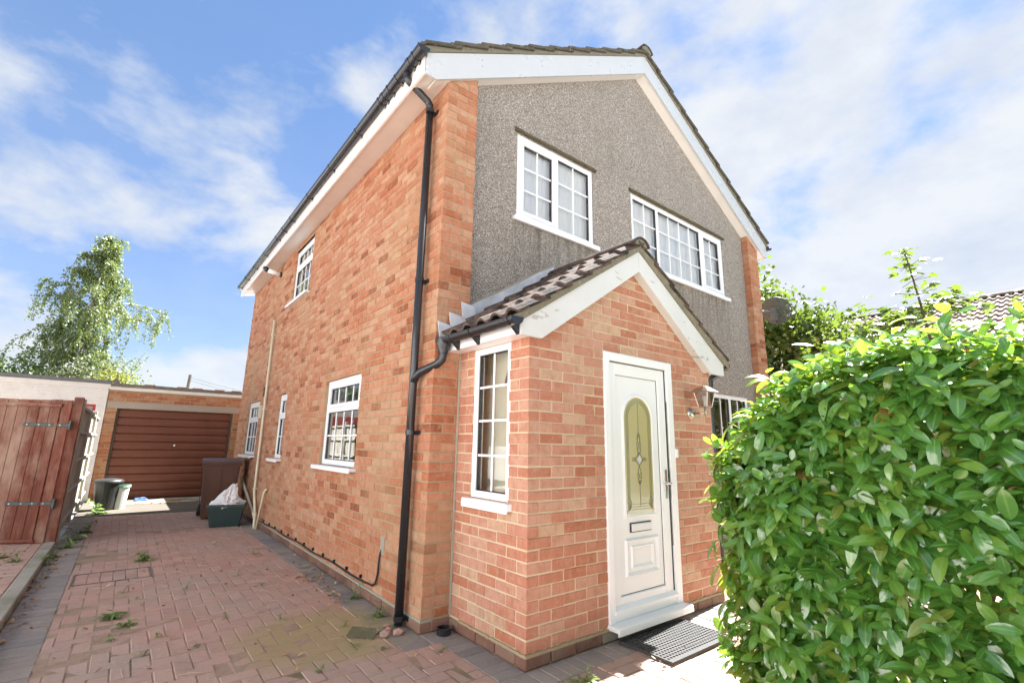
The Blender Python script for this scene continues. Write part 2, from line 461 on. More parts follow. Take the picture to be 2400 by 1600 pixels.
t = mat('birch_bark'); n = t.noise(6, 5, .7, stretch=(1, 1, 3)); t.done(t.pbr(t.ramp(n, [(.35, (.05, .045, .04)), (.5, (.42, .39, .35)), (.8, (.60, .57, .52))]), .9, None, .2))
t = mat('twig'); t.done(t.pbr((.10, .075, .045), .9))
t = mat('dry_leaf'); t.done(t.pbr(t.ramp(t.rand(), [(0, (.30, .15, .06)), (.5, (.42, .30, .17)), (1, (.16, .10, .06))]), .9))
t = mat('rubble'); n = t.noise(30, 4); t.done(t.pbr(t.mix(t.rand(), t.mix(n, (.42, .36, .31), (.30, .27, .24)), (.50, .24, .17)), .95))
t = mat('dry_stalk'); t.done(t.pbr((.46, .40, .28), .9))

# ------------------------------------------------------------------ geometry helpers
class MB:
    def __init__(s): s.v = []; s.f = []
    def add(s, vs_, fs):
        o = len(s.v); s.v += [tuple(p) for p in vs_]; s.f += [tuple(i+o for i in f) for f in fs]; return s
    def box(s, x0, x1, y0, y1, z0, z1):
        v = [(x, y, z) for z in (z0, z1) for y in (y0, y1) for x in (x0, x1)]
        return s.add(v, [(0, 2, 3, 1), (4, 5, 7, 6), (0, 1, 5, 4), (2, 6, 7, 3), (0, 4, 6, 2), (1, 3, 7, 5)])
    def cbox(s, x0, x1, y0, y1, z0, z1, b=.003):
        b = min(b, (x1-x0)*.3, (y1-y0)*.3, (z1-z0)*.3)
        v = []
        idx = {}
        for ix, iy, iz in [(i, j, k) for i in (0, 1) for j in (0, 1) for k in (0, 1)]:
            X = (x0, x1)[ix]; Y = (y0, y1)[iy]; Z = (z0, z1)[iz]
            dx = b if ix == 0 else -b; dy = b if iy == 0 else -b; dz = b if iz == 0 else -b
            idx[(ix, iy, iz)] = len(v)
            v += [(X, Y+dy, Z+dz), (X+dx, Y, Z+dz), (X+dx, Y+dy, Z)]
        g = lambda i, j, k, a: idx[(i, j, k)]+a
        f = []
        for i in (0, 1):
            f.append([g(i, 0, 0, 0), g(i, 1, 0, 0), g(i, 1, 1, 0), g(i, 0, 1, 0)])
            f.append([g(0, i, 0, 1), g(1, i, 0, 1), g(1, i, 1, 1), g(0, i, 1, 1)])
            f.append([g(0, 0, i, 2), g(1, 0, i, 2), g(1, 1, i, 2), g(0, 1, i, 2)])
        for a in (0, 1):
            for c in (0, 1):
                f.append([g(0, a, c, 1), g(1, a, c, 1), g(1, a, c, 2), g(0, a, c, 2)])
                f.append([g(a, 0, c, 0), g(a, 1, c, 0), g(a, 1, c, 2), g(a, 0, c, 2)])
                f.append([g(a, c, 0, 0), g(a, c, 1, 0), g(a, c, 1, 1), g(a, c, 0, 1)])
        for k in idx.values(): f.append([k, k+1, k+2])
        return s.add(v, f)
    def prism(s, poly, ext):
        n = len(poly); e = Vector(ext)
        v = [Vector(p) for p in poly]; v += [p+e for p in v]
        f = [tuple(range(n)), tuple(range(2*n-1, n-1, -1))]
        f += [(i, i+n, (i+1) % n+n, (i+1) % n) for i in range(n)]
        return s.add(v, f)
    def tube(s, pts, r, n=8, cap=True):
        pts = [Vector(p) for p in pts]
        rr = r if isinstance(r, (list, tuple)) else [r]*len(pts)
        t0 = (pts[1]-pts[0]).normalized()
        a = t0.orthogonal().normalized()
        rings = []
        for i, p in enumerate(pts):
            if i == 0: t_ = t0
            elif i == len(pts)-1: t_ = (pts[i]-pts[i-1]).normalized()
            else:
                t_ = (pts[i+1]-pts[i]).normalized()+(pts[i]-pts[i-1]).normalized()
                t_ = t_.normalized() if t_.length > 1e-6 else t0
            a = (a-t_*a.dot(t_)); a = a.normalized() if a.length > 1e-6 else t_.orthogonal().normalized()
            b_ = t_.cross(a)
            rings.append([p+(a*math.cos(2*PI*k/n)+b_*math.sin(2*PI*k/n))*rr[i] for k in range(n)])
        v = [q for g in rings for q in g]; f = []
        for i in range(len(rings)-1):
            for k in range(n):
                f.append((i*n+k, i*n+(k+1) % n, (i+1)*n+(k+1) % n, (i+1)*n+k))
        if cap: f.append(tuple(range(n-1, -1, -1))); f.append(tuple((len(rings)-1)*n+k for k in range(n)))
        return s.add(v, f)
    def lathe(s, prof, c, n=16, axis='z'):
        v = []; f = []
        for (r, h) in prof:
            for k in range(n):
                a = 2*PI*k/n
                q = (r*math.cos(a), r*math.sin(a), h) if axis == 'z' else (r*math.cos(a), h, r*math.sin(a)) if axis == 'y' else (h, r*math.cos(a), r*math.sin(a))
                v.append((q[0]+c[0], q[1]+c[1], q[2]+c[2]))
        for i in range(len(prof)-1):
            for k in range(n):
                f.append((i*n+k, i*n+(k+1) % n, (i+1)*n+(k+1) % n, (i+1)*n+k))
        return s.add(v, f)
    def xform(s, m, start=0):
        s.v = s.v[:start]+[tuple(m @ Vector(p)) for p in s.v[start:]]
        return s

WLOC = {}
def mesh_from(mb, name, recalc=True, smooth=False):
    me = bpy.data.meshes.new(name)
    me.from_pydata(mb.v, [], mb.f)
    if recalc:
        bm = bmesh.new(); bm.from_mesh(me)
        bmesh.ops.recalc_face_normals(bm, faces=bm.faces)
        bm.to_mesh(me); bm.free()
    if smooth:
        me.polygons.foreach_set('use_smooth', [True]*len(me.polygons))
    me.update()
    return me
def ploc(parent): return WLOC.get(parent.name, Vector((0, 0, 0))) if parent else Vector((0, 0, 0))
def obj(name, mb, material, parent=None, recalc=True, smooth=False, kind=None, label=None):
    """one mesh object built in world coordinates; its origin goes to the middle of its base"""
    xs = [p[0] for p in mb.v]; ys = [p[1] for p in mb.v]; zs = [p[2] for p in mb.v]
    o3 = Vector(((min(xs)+max(xs))/2, (min(ys)+max(ys))/2, min(zs)))
    mb.v = [(p[0]-o3.x, p[1]-o3.y, p[2]-o3.z) for p in mb.v]
    me = mesh_from(mb, name, recalc, smooth)
    me.materials.append(MATS[material])
    return put(name, me, o3, parent, kind, label)
def put(name, me, loc, parent=None, kind=None, label=None, rot=None):
    o = bpy.data.objects.new(name, me)
    C.objects.link(o)
    loc = Vector(loc)
    if parent: o.parent = parent
    o.location = loc-ploc(parent)
    if rot is not None: o.rotation_euler = rot
    WLOC[o.name] = loc
    if kind: o['kind'] = kind
    if label: o['label'] = label
    return o
def tag(o, label, cat, group=None):
    o['label'] = label; o['category'] = cat
    if group: o['group'] = group
    return o
def thing(name, loc, label, cat, group=None):
    o = bpy.data.objects.new(name, None)
    C.objects.link(o)
    o.location = loc; o.empty_display_size = .1
    WLOC[o.name] = Vector(loc)
    return tag(o, label, cat, group)
def struct(o): o['kind'] = 'structure'; return o
def shared(cache, key, make):
    if key not in cache: cache[key] = make()
    return cache[key]

# pieces laid in numbers: the largest in view become objects, the rest one joined part
BCACHE = {}
def lay(pieces, limit, name, material, parent, stuff_name, bev=.0035, bump=.0015):
    """pieces: (x0,x1,y0,y1,z0,z1) boxes or (poly, ext)"""
    def score(q):
        b = q[0:6]
        c = Vector(((b[0]+b[1])/2, (b[2]+b[3])/2, (b[4]+b[5])/2))
        d = c-CAM
        dz = d.dot(fw)
        if dz < .3: return -1
        u = d.dot(rt2)/dz*1121; v = d.dot(up2)/dz*1121
        if abs(u) > 1230 or abs(v) > 830: return 0
        dims = sorted([b[1]-b[0], b[3]-b[2], b[5]-b[4]])
        return dims[2]*dims[1]/d.length_squared
    pieces = sorted(pieces, key=score, reverse=True)
    rest = MB()
    for i, b in enumerate(pieces):
        b = list(b)
        if name == 'brick':
            for q in (0, 1, 2, 3, 4, 5):
                if (b[q | 1]-b[q & 6]) > .05: b[q] += random.choice((-.003, -.002, -.001, 0, 0, .001, .002, .003))*(1 if q > 3 or i >= limit else .7)
        if i < limit:
            dx, dy, dz = (round(b[1]-b[0], 3), round(b[3]-b[2], 3), round(b[5]-b[4], 3))
            def mk():
                m = MB().cbox(-dx/2, dx/2, -dy/2, dy/2, -dz/2, dz/2, bev)
                me = mesh_from(m, name); me.materials.append(MATS[material]); return me
            me = shared(BCACHE, (name, material, dx, dy, dz), mk)
            j = random.uniform(-bump, bump)
            o = put(name, me, ((b[0]+b[1])/2+j, (b[2]+b[3])/2+j, (b[4]+b[5])/2), parent)
            if 'paver' in name:
                o.rotation_euler = (random.uniform(-.02, .02), random.uniform(-.02, .02), random.uniform(-.012, .012))
        else:
            j = random.uniform(-bump, bump)
            rest.cbox(b[0]+j, b[1]+j, b[2]+j, b[3]+j, b[4], b[5], bev)
    if rest.v: obj(stuff_name, rest, material, parent, kind='stuff')
def minus(rects, hole):
    out = []
    for (a, b, c, d) in rects:
        h0, h1, k0, k1 = hole
        if h1 <= a or h0 >= b or k1 <= c or k0 >= d: out.append((a, b, c, d)); continue
        if a < h0: out.append((a, h0, c, d))
        if b > h1: out.append((h1, b, c, d))
        m0, m1 = max(a, h0), min(b, h1)
        if c < k0: out.append((m0, m1, c, k0))
        if d > k1: out.append((m0, m1, k1, d))
    return [q for q in out if q[1]-q[0] > .012 and q[3]-q[2] > .012]
Z0 = .08
def courses(u_len, k0, k1, first, holes=(), offset=0.0):
    """stretcher courses on u in [0,u_len]; first(k) = where the first whole brick of course k starts; holes in (u,z)"""
    res = []
    for k in range(k0, k1):
        z0 = Z0+.075*k+.010; z1 = z0+.065
        u = first(k)
        while u < u_len-.012:
            rr = [(u, min(u+.215, u_len), z0, z1)]
            for h in holes: rr = minus(rr, h)
            res += rr
            u += .225
    return res
def wall_cells(u0, u1, z0, z1, holes):
    us = sorted({u0, u1, *[h for q in holes for h in q[:2]]}); zs = sorted({z0, z1, *[h for q in holes for h in q[2:]]})
    us = [u for u in us if u0 <= u <= u1]; zs = [z for z in zs if z0 <= z <= z1]
    for a, b in zip(us, us[1:]):
        for c, d in zip(zs, zs[1:]):
            m = ((a+b)/2, (c+d)/2)
            if not any(h[0] < m[0] < h[1] and h[2] < m[1] < h[3] for h in holes): yield a, b, c, d

# ------------------------------------------------------------------ ground
g = MB().box(-400, 400, -400, 400, -.5, -.045)
struct(obj('ground', g, 'ground_mat'))
drive = obj('driveway', MB().box(-2.62, 5.9, -6.5, 8.95, -.3, -.004), 'joint_sand'); struct(drive)
apron = obj('concrete_apron', MB().box(-2.62, 3.5, 8.955, 11.95, -.3, .000), 'concrete'); struct(apron)
obj('mossy_strip', MB().box(-2.5, .4, 10.75, 11.75, -.02, .008), 'concrete_mossy', apron)
terr = obj('side_path', MB().box(-7.0, -2.735, -6.5, 12.0, -.3, .048), 'joint_sand'); struct(terr)
MANHOLE = (-2.33, -1.71, 3.79, 4.26)
def inside_dark(x, y):
    return (-.47 < x < -.262 and .69 < y < 8.95) or (-.215 < x < -.012 and -.215 < y < .9) or (-.47 < x < -.21 and .69 < y < .9) or (-.215 < x < 2.6 and -.215 < y < -.012) or (-2.62 < x < -2.355)
red = []; dark = []
w = .1
for i in range(-27, 58):
    for j in range(-66, 92):
        k = (i-j) % 4
        if k == 0: b = [i*w, i*w+2*w, j*w, j*w+w]
        elif k == 3: b = [i*w, i*w+w, j*w, j*w+2*w]
        else: continue
        b = [b[0]+.003, b[1]-.003, b[2]+.003, b[3]-.003]
        # clip to the red field
        rr = [(max(b[0], -2.352), min(b[1], 5.8), max(b[2], -6.4), min(b[3], 8.94))]
        if rr[0][1]-rr[0][0] < .02 or rr[0][3]-rr[0][2] < .02: continue
        for h in [(-.474, 6, .688, 9), (-.217, 2.6, -.217, .95), (2.38, 6, -.0, 1), MANHOLE]:
            rr = minus(rr, h)
        for (x0, x1, y0, y1) in rr:
            if x1-x0 < .02 or y1-y0 < .02: continue
            if x0 > .5 and y0 < -1.0 and x0 > .9: continue      # under the hedge
            dz = random.uniform(-.003, .003) + .008*mnoise.noise(Vector((x0*1.1, y0*1.1, 0)))
            red.append((x0, x1, y0, y1, -.05, dz))
def soldier(x0, x1, y0, y1, along):
    n = round(((y1-y0) if along == 'y' else (x1-x0))/.1)
    for q in range(n):
        if along == 'y': b = (x0+.003, x1-.003, y0+q*(y1-y0)/n+.003, y0+(q+1)*(y1-y0)/n-.003)
        else: b = (x0+q*(x1-x0)/n+.003, x0+(q+1)*(x1-x0)/n-.003, y0+.003, y1-.003)
        dark.append((*b, -.05, random.uniform(-.002, .003)))
soldier(-2.62, -2.355, -6.4, 8.94, 'y')
soldier(-.47, -.262, .69, 8.94, 'y')
soldier(-.255, -.012, .69, .885, 'x')
soldier(-.215, -.012, -.012, .688, 'y')
soldier(-.215, 2.58, -.215, -.014, 'x')
lay(red, 230, 'paver', 'paver_red', drive, 'paving', .0045, .0)
lay(dark, 70, 'paver', 'paver_dark', drive, 'border_paving', .0045, .0)
# brick-inset inspection cover
mh = MB()
x0, x1, y0, y1 = MANHOLE
for (a, b_, c_, d_) in [(x0, x1, y0, y0+.012), (x0, x1, y1-.012, y1), (x0, x0+.012, y0+.012, y1-.012), (x1-.012, x1, y0+.012, y1-.012)]:
    mh.box(a, b_, c_, d_, -.04, .006)
cover = tag(obj('manhole_cover', mh, 'felt_edge'), 'rectangular inspection cover with a row of inset red blocks in the driveway', 'manhole cover')
for q in range(6):
    a = x0+.016+q*(x1-x0-.032)/6
    for rr_ in range(2):
        c_ = y0+.016+rr_*(y1-y0-.032)/2
        obj('inset_block', MB().cbox(a+.003, a+(x1-x0-.032)/6-.003, c_+.003, c_+(y1-y0-.032)/2-.003, -.03, .002+random.uniform(-.002, .002), .004), 'paver_red', cover)
# path beyond the kerb: running-bond blocks
pv = []
for j in range(-30, 40):
    for i in range(-8, 1):
        xx = -2.745+i*.2+(0.1 if j % 2 else 0)
        xa, xb = max(xx-.197, -4.2), min(xx-.003, -2.745)
        if xb-xa > .03 and not (xb < -3.05 and xa > -3.06): pv.append((xa, xb, j*.1+2.3+.003, j*.1+2.4-.003, .0, .055+random.uniform(-.003, .003)))
lay(pv, 60, 'paver', 'paver_red', terr, 'paving', .0045, .0)
kerb = thing('kerb', (-2.68, 2, 0), 'raised grey concrete edging along the left side of the driveway', 'kerb')
for q in range(14):
    ya = -6.4+q*.915
    if ya > 6.2: break
    yb = min(ya+.910, 6.08)
    obj('kerb_stone', MB().cbox(-2.732, -2.624, ya, yb, -.2, .072+random.uniform(-.004, .004), .008), 'kerb_concrete', kerb)

# ------------------------------------------------------------------ windows
def window(parent, face, plane, u0, u1, z0, z1, lights, fw_=.055, recess=.015, sill=None, pale_sheet=False, name='window', transom=None, label=None):
    """face 'x': wall plane x=plane, outward -x, u=y.  face 'y': plane y=plane, outward -y, u=x"""
    def P(mb, a0, a1, n0, n1, c0, c1, bev=.004):     # n outward
        if face == 'y': mb.cbox(a0, a1, plane-n1, plane-n0, c0, c1, bev)
        else: mb.cbox(plane-n1, plane-n0, a0, a1, c0, c1, bev)
    n0, n1 = -recess-.065, -recess
    fr = MB()
    P(fr, u0, u0+fw_, n0, n1, z0, z1); P(fr, u1-fw_, u1, n0, n1, z0, z1)
    P(fr, u0+fw_, u1-fw_, n0, n1-.001, z1-fw_, z1); P(fr, u0+fw_, u1-fw_, n0, n1-.001, z0, z0+fw_)
    # lights: list of (a0,a1,c0,c1,cols,rows,opening) as fractions of the inner opening
    iu0, iu1, iz0, iz1 = u0+fw_, u1-fw_, z0+fw_, z1-fw_
    edges_u = sorted({round(l[0], 4) for l in lights} | {round(l[1], 4) for l in lights}); edges_z = sorted({round(l[2], 4) for l in lights} | {round(l[3], 4) for l in lights})
    mw = fw_*.9
    for e in edges_u[1:-1]:
        c_ = iu0+(iu1-iu0)*e; P(fr, c_-mw/2, c_+mw/2, n0, n1-.002, iz0, iz1)
    for e in edges_z[1:-1]:
        c_ = iz0+(iz1-iz0)*e; P(fr, iu0, iu1, n0, n1-.003, c_-mw/2, c_+mw/2)
    win = obj(name, fr, 'upvc_white', parent, label=label)
    for (a0, a1, c0, c1, cols, rows, opening) in lights:
        la = iu0+(iu1-iu0)*a0+(mw/2 if a0 > 0 else 0); lb = iu0+(iu1-iu0)*a1-(mw/2 if a1 < 1 else 0)
        lc = iz0+(iz1-iz0)*c0+(mw/2 if c0 > 0 else 0); ld = iz0+(iz1-iz0)*c1-(mw/2 if c1 < 1 else 0)
        if opening:
            s_ = .042; cs = MB()
            P(cs, la, la+s_, n0+.01, n1+.010, lc, ld); P(cs, lb-s_, lb, n0+.01, n1+.010, lc, ld)
            P(cs, la+s_, lb-s_, n0+.01, n1+.009, ld-s_, ld); P(cs, la+s_, lb-s_, n0+.01, n1+.009, lc, lc+s_)
            obj('casement', cs, 'upvc_white', win)
            la += s_; lb -= s_; lc += s_; ld -= s_
        # rubber gasket round the glass
        gk = MB(); q = .006
        P(gk, la, la+q, n0+.015, n1-.014, lc, ld, .001); P(gk, lb-q, lb, n0+.015, n1-.014, lc, ld, .001)
        P(gk, la+q, lb-q, n0+.015, n1-.014, lc, lc+q, .001); P(gk, la+q, lb-q, n0+.015, n1-.014, ld-q, ld, .001)
        obj('gasket', gk, 'grey_seal', win)
        pn = MB(); P(pn, la+q, lb-q, n1-.030, n1-.026, lc+q, ld-q, .0005)
        obj('pane', pn, 'clear_glass' if (pale_sheet or parent.name == 'porch') else 'window_glass', win)
        bw = .018
        for i_ in range(1, cols):
            c_ = la+(lb-la)*i_/cols; m_ = MB(); P(m_, c_-bw/2, c_+bw/2, n1-.025, n1-.016, lc+q, ld-q, .002); obj('glazing_bar', m_, 'upvc_white', win)
        for i_ in range(1, rows):
            c_ = lc+(ld-lc)*i_/rows; m_ = MB(); P(m_, la+q, lb-q, n1-.0245, n1-.0165, c_-bw/2, c_+bw/2, .002); obj('glazing_bar', m_, 'upvc_white', win)
    if sill:
        ext, drop, over = sill
        m_ = MB(); P(m_, u0-over, u1+over, n0+.02, ext, z0-drop, z0-.004, .006); P(m_, u0-over, u1+over, ext-.016, ext-.0005, z0-drop-.014, z0-drop+.006, .002)
        obj('sill', m_, 'upvc_white', win)
    if pale_sheet:  # added sheet close behind the glass, lightens the panes
        cu = MB(); nn = 60; dv = []
        for i_ in range(nn+1):
            a_ = u0+(u1-u0)*i_/nn; off = .084+.003*math.sin(i_*1.7)+.002*math.sin(i_*.63)
            for c_ in (z0, z1):
                dv.append((a_, plane+recess+off, c_) if face == 'y' else (plane+recess+off, a_, c_))
        cu.add(dv, [(2*i_, 2*i_+1, 2*i_+3, 2*i_+2) for i_ in range(nn)])
        obj('added_pale_sheet', cu, 'added_pale_sheet', win, recalc=False)
    return win

# ------------------------------------------------------------------ house
HX0, HX1, HY0, HY1 = -.248, 5.80, .90, 9.50
house = thing('house', (2.77, 5.2, 0), 'two storey brick house with grey pebbledash gable and white bargeboards', 'house')
WZT, WZB = 2.087, 1.091
side_holes = [(2.472, 3.623, WZB, WZT), (5.508, 6.014, WZB, WZT), (7.443, 8.497, WZB, WZT), (4.955, 6.004, 3.611, 4.564)]
sw = MB()
for a, b_, c_, d_ in wall_cells(HY0+.006, HY1, -.1, 4.70, side_holes): sw.box(HX0+.0055, HX0+.26, a, b_, c_, d_)
side_wall = obj('side_wall', sw, 'mortar_house', house)
bl = []
hol = [(h[0]-HY0, h[1]-HY0, h[2], h[3]) for h in side_holes]
KT = 61
for (u0, u1, z0, z1) in courses(HY1-HY0, 0, KT, lambda k: (0.0 if k % 2 == 0 else .1125), hol):
    if u0 < .01: bl.append((HX0, HX0+.1025, HY0, HY0+u1, z0, z1))
    else: bl.append((HX0, HX0+.1025, HY0+u0, HY0+u1, z0, z1))
for k in range(0, KT+3):      # left corner pier, front face
    z0 = Z0+.075*k+.010; z1 = z0+.065
    if k % 2: bl.append((HX0, HX0+.215, HY0, HY0+.1025, z0, z1)); bl.append((HX0+.225, HX0+.3275, HY0, HY0+.1025, z0, z1))
    else:
        bl.append((HX0+.1125, HX0+.3275, HY0, HY0+.1025, z0, z1))
        if k >= KT: bl.append((HX0, HX0+.1025, HY0, HY0+.1025, z0, z1))
lay(bl, 300, 'brick', 'brick_house', side_wall, 'brickwork', .0035, .0012)
# plinth course under the damp-proof line
pl = []
u = HY0-.008
while u < HY1: pl.append((HX0-.010, HX0+.09, u, min(u+.215, HY1), .0, .072)); u += .225
pl += [(HX0+.085, HX0+.24, HY0-.010, HY0+.09, .0, .072)]
lay(pl, 20, 'plinth_brick', 'plinth_brick', side_wall, 'plinth_brickwork', .006, .003)
obj('damp_course_mortar', MB().box(HX0-.004, HX0+.10, HY0-.004, HY1, .068, .090), 'cement', side_wall)
obj('pier_backing', MB().box(HX0+.006, HX0+.322, HY0+.0055, HY0+.35, -.1, 4.86), 'mortar_house', house)
# right-hand pier
rp = MB().box(5.496, HX1-.006, HY0+.0055, HY0+.35, -.1, 4.86)
rpo = obj('pier_backing', rp, 'mortar_house', house)
br = []
for k in range(0, KT+3):
    z0 = Z0+.075*k+.010; z1 = z0+.065
    if k % 2 == 0: br += [(5.49, 5.705, HY0, HY0+.1025, z0, z1), (5.715, HX1, HY0, HY0+.1025, z0, z1)]
    else: br += [(5.49, 5.5925, HY0, HY0+.1025, z0, z1), (5.6025, HX1, HY0, HY0+.1025, z0, z1)]
lay(br, 0, 'brick', 'brick_house', rpo, 'brickwork', .0035, .0012)
# other outer walls, rarely seen
ow = MB().box(HX1-.26, HX1-.004, HY0+.35, HY1, -.1, 4.7).box(HX0+.26, HX1-.26, HY1-.26, HY1, -.1, 4.7)
ow.prism([(HX0, HY1-.26, 4.7), (HX1, HY1-.26, 4.7), (2.77, HY1-.26, 6.5)], (0, .26, 0))
obj('rear_walls', ow, 'brick_house', house)
br = []
for (u0, u1, z0, z1) in courses(HY1-HY0-.36, 0, KT, lambda k: (0 if k % 2 else .1125)):
    br.append((HX1-.09, HX1, HY0+.36+u0, HY0+.36+u1, z0, z1))
lay(br, 0, 'brick', 'brick_house', house, 'far_side_brickwork')
# rendered front wall
FY = 1.003
W1 = (.663, 1.828, 3.626, 4.588); W2 = (2.55, 4.823, 3.626, 4.588); W3 = (4.20, 5.25, .64, 2.12)
fwm = MB()
for a, b_, c_, d_ in wall_cells(HX0+.30, 5.52, -.1, 4.66, [W1, W2, W3]): fwm.box(a, b_, FY, FY+.25, c_, d_)
fwm.prism([(HX0+.30, FY, 4.66), (5.52, FY, 4.66), (5.52, FY, 4.99), (2.766, FY, 6.58), (HX0+.30, FY, 4.93)], (0, .25, 0))
front = obj('pebbledash_wall', fwm, 'pebbledash', house)
for (a, b_, c_, d_) in (W1, W2):        # bell-cast drip over each window head
    m_ = MB(); n_ = 24
    for i_ in range(n_):
        xa = a-.035+(b_-a+.07)*i_/n_; xb = a-.035+(b_-a+.07)*(i_+1)/n_
        h_ = .004*math.sin(i_*2.1); q_ = .045+.004*math.sin(i_*1.3)
        m_.prism([(xa, FY+.01, d_+.075), (xa, FY-q_, d_+.018+h_), (xa, FY-q_+.008, d_+.004+h_), (xa, FY+.01, d_+.002)], (xb-xa, 0, 0))
    obj('drip_moulding', m_, 'moss_render', front)
obj('upper_floor', MB().box(HX0+.26, HX1-.26, FY+.25, HY1-.26, 2.36, 2.56), 'room_dark', house)
obj('ceiling', MB().box(HX0+.26, HX1-.26, FY+.25, HY1-.26, 4.66, 4.70), 'upvc_soffit', house)
obj('partition', MB().box(2.1, 2.2, FY+.25, HY1-.26, 0, 2.36).box(HX0+.26, 2.1, 4.4, 4.5, 0, 2.36).box(2.2, 2.3, FY+.25, HY1-.26, 2.56, 4.66), 'room_dark', house)
window(house, 'y', FY, *W1, [(0, .5, 0, 1, 2, 3, True), (.5, 1, 0, 1, 2, 3, False)], recess=.012, sill=(.055, .045, .05), pale_sheet=True)
window(house, 'y', FY, *W2, [(0, .245, 0, 1, 2, 3, False), (.245, .745, 0, 1, 4, 3, False), (.745, 1, 0, 1, 2, 3, True)], recess=.012, sill=(.055, .045, .06), pale_sheet=True)
window(house, 'y', FY, *W3, [(0, .5, 0, 1, 2, 2, False), (.5, 1, 0, 1, 2, 2, False)], recess=.012, sill=(.10, .05, .06))
TL = [(0, 1, .66, 1, 4, 1, True), (0, 1, 0, .66, 4, 2, False)]
TLn = [(0, 1, .66, 1, 3, 1, True), (0, 1, 0, .66, 3, 2, False)]
for h, li in zip(side_holes, (TL, TLn, TL, TL)):
    window(house, 'x', HX0, *h, li, fw_=.06, recess=.035, sill=(.075, .035, .06), pale_sheet=False)
# bargeboards
def barge(sgn, x_eave, x_tip, zt, zb, xa, zat, zab, y0, y1, name, material, parent):
    m_ = MB().prism([(xa, y0, zat), (xa, y0, zab), (x_tip, y0, zb), (x_eave, y0, zb), (x_eave, y0, zt)], (0, y1-y0, 0))
    return obj(name, m_, material, parent)
XA = 2.766
for sgn in (-1, 1):
    xe = XA+sgn*3.274; xt = XA+sgn*3.16; xg = XA+sgn*.0012
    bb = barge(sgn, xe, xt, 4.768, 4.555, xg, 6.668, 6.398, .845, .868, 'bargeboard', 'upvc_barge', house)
    # boxed soffit behind the board
    obj('verge_soffit', MB().prism([(xg, .868, 6.41), (xg, .868, 6.43), (xt, .868, 4.587), (xt, .868, 4.567)], (0, .16, 0)), 'upvc_soffit', house)
    for s_ in (.18, .42, .66, .90):
        px_ = xe+(xg-xe)*s_; pz_ = 4.768+(6.668-4.768)*s_
        for dz_ in (.075, .145):
            obj('pin', MB().lathe([(0, -.004), (.004, -.004), (.004, .002)], (px_, .8445, pz_-dz_), 6, 'y'), 'felt_grey', bb)
# eaves boxes
for sgn, xw in ((-1, HX0), (1, HX1)):
    xf = XA+sgn*3.276
    lo, hi = min(xf, xf+sgn*.02), max(xf, xf+sgn*.02)
    obj('fascia', MB().box(lo, hi, .87, HY1+.06, 4.556, 4.765), 'upvc_soffit', house)
    obj('soffit', MB().prism([(xf, .87, 4.575), (xw, .87, 4.64), (xw, .87, 4.66), (xf, .87, 4.595)], (0, HY1+.05-.87, 0)), 'upvc_soffit', house)
# roof
SL = math.atan2(6.668-4.768, 3.274)
roof = obj('roof', MB().prism([(XA-3.29, .86, 4.762), (XA, .86, 6.69), (XA+3.29, .86, 4.762), (XA+3.29, .86, 4.745), (XA, .86, 6.60), (XA-3.29, .86, 4.745)], (0, HY1+.07-.86, 0)), 'felt_edge', house)
def tile_mesh(wd, ln, rolls, amp, th, cols=10):
    m_ = MB(); top = []; n_ = cols*rolls
    for j_ in (0, 1):
        for i_ in range(n_+1):
            t_ = i_/n_; ph = (t_*rolls) % 1.0
            h_ = amp*max(0, math.cos((ph-.5)*PI*1.6))**.8 if abs(ph-.5) < .3125 else 0
            m_.v.append((-wd/2+wd*t_, j_*ln, h_+th))
    for j_ in (0, 1):
        for i_ in range(n_+1):
            x_, y_, z_ = m_.v[j_*(n_+1)+i_]; m_.v.append((x_, y_, z_-th))
    n1_ = n_+1
    for i_ in range(n_):
        m_.f.append((i_, i_+1, n1_+i_+1, n1_+i_)); m_.f.append((2*n1_+i_, 3*n1_+i_, 3*n1_+i_+1, 2*n1_+i_+1))
        m_.f.append((i_, 2*n1_+i_, 2*n1_+i_+1, i_+1)); m_.f.append((n1_+i_, n1_+i_+1, 3*n1_+i_+1, 3*n1_+i_))
    m_.f.append((0, n1_, 3*n1_, 2*n1_)); m_.f.append((n_, 2*n1_+n_, 3*n1_+n_, n1_+n_))
    return m_
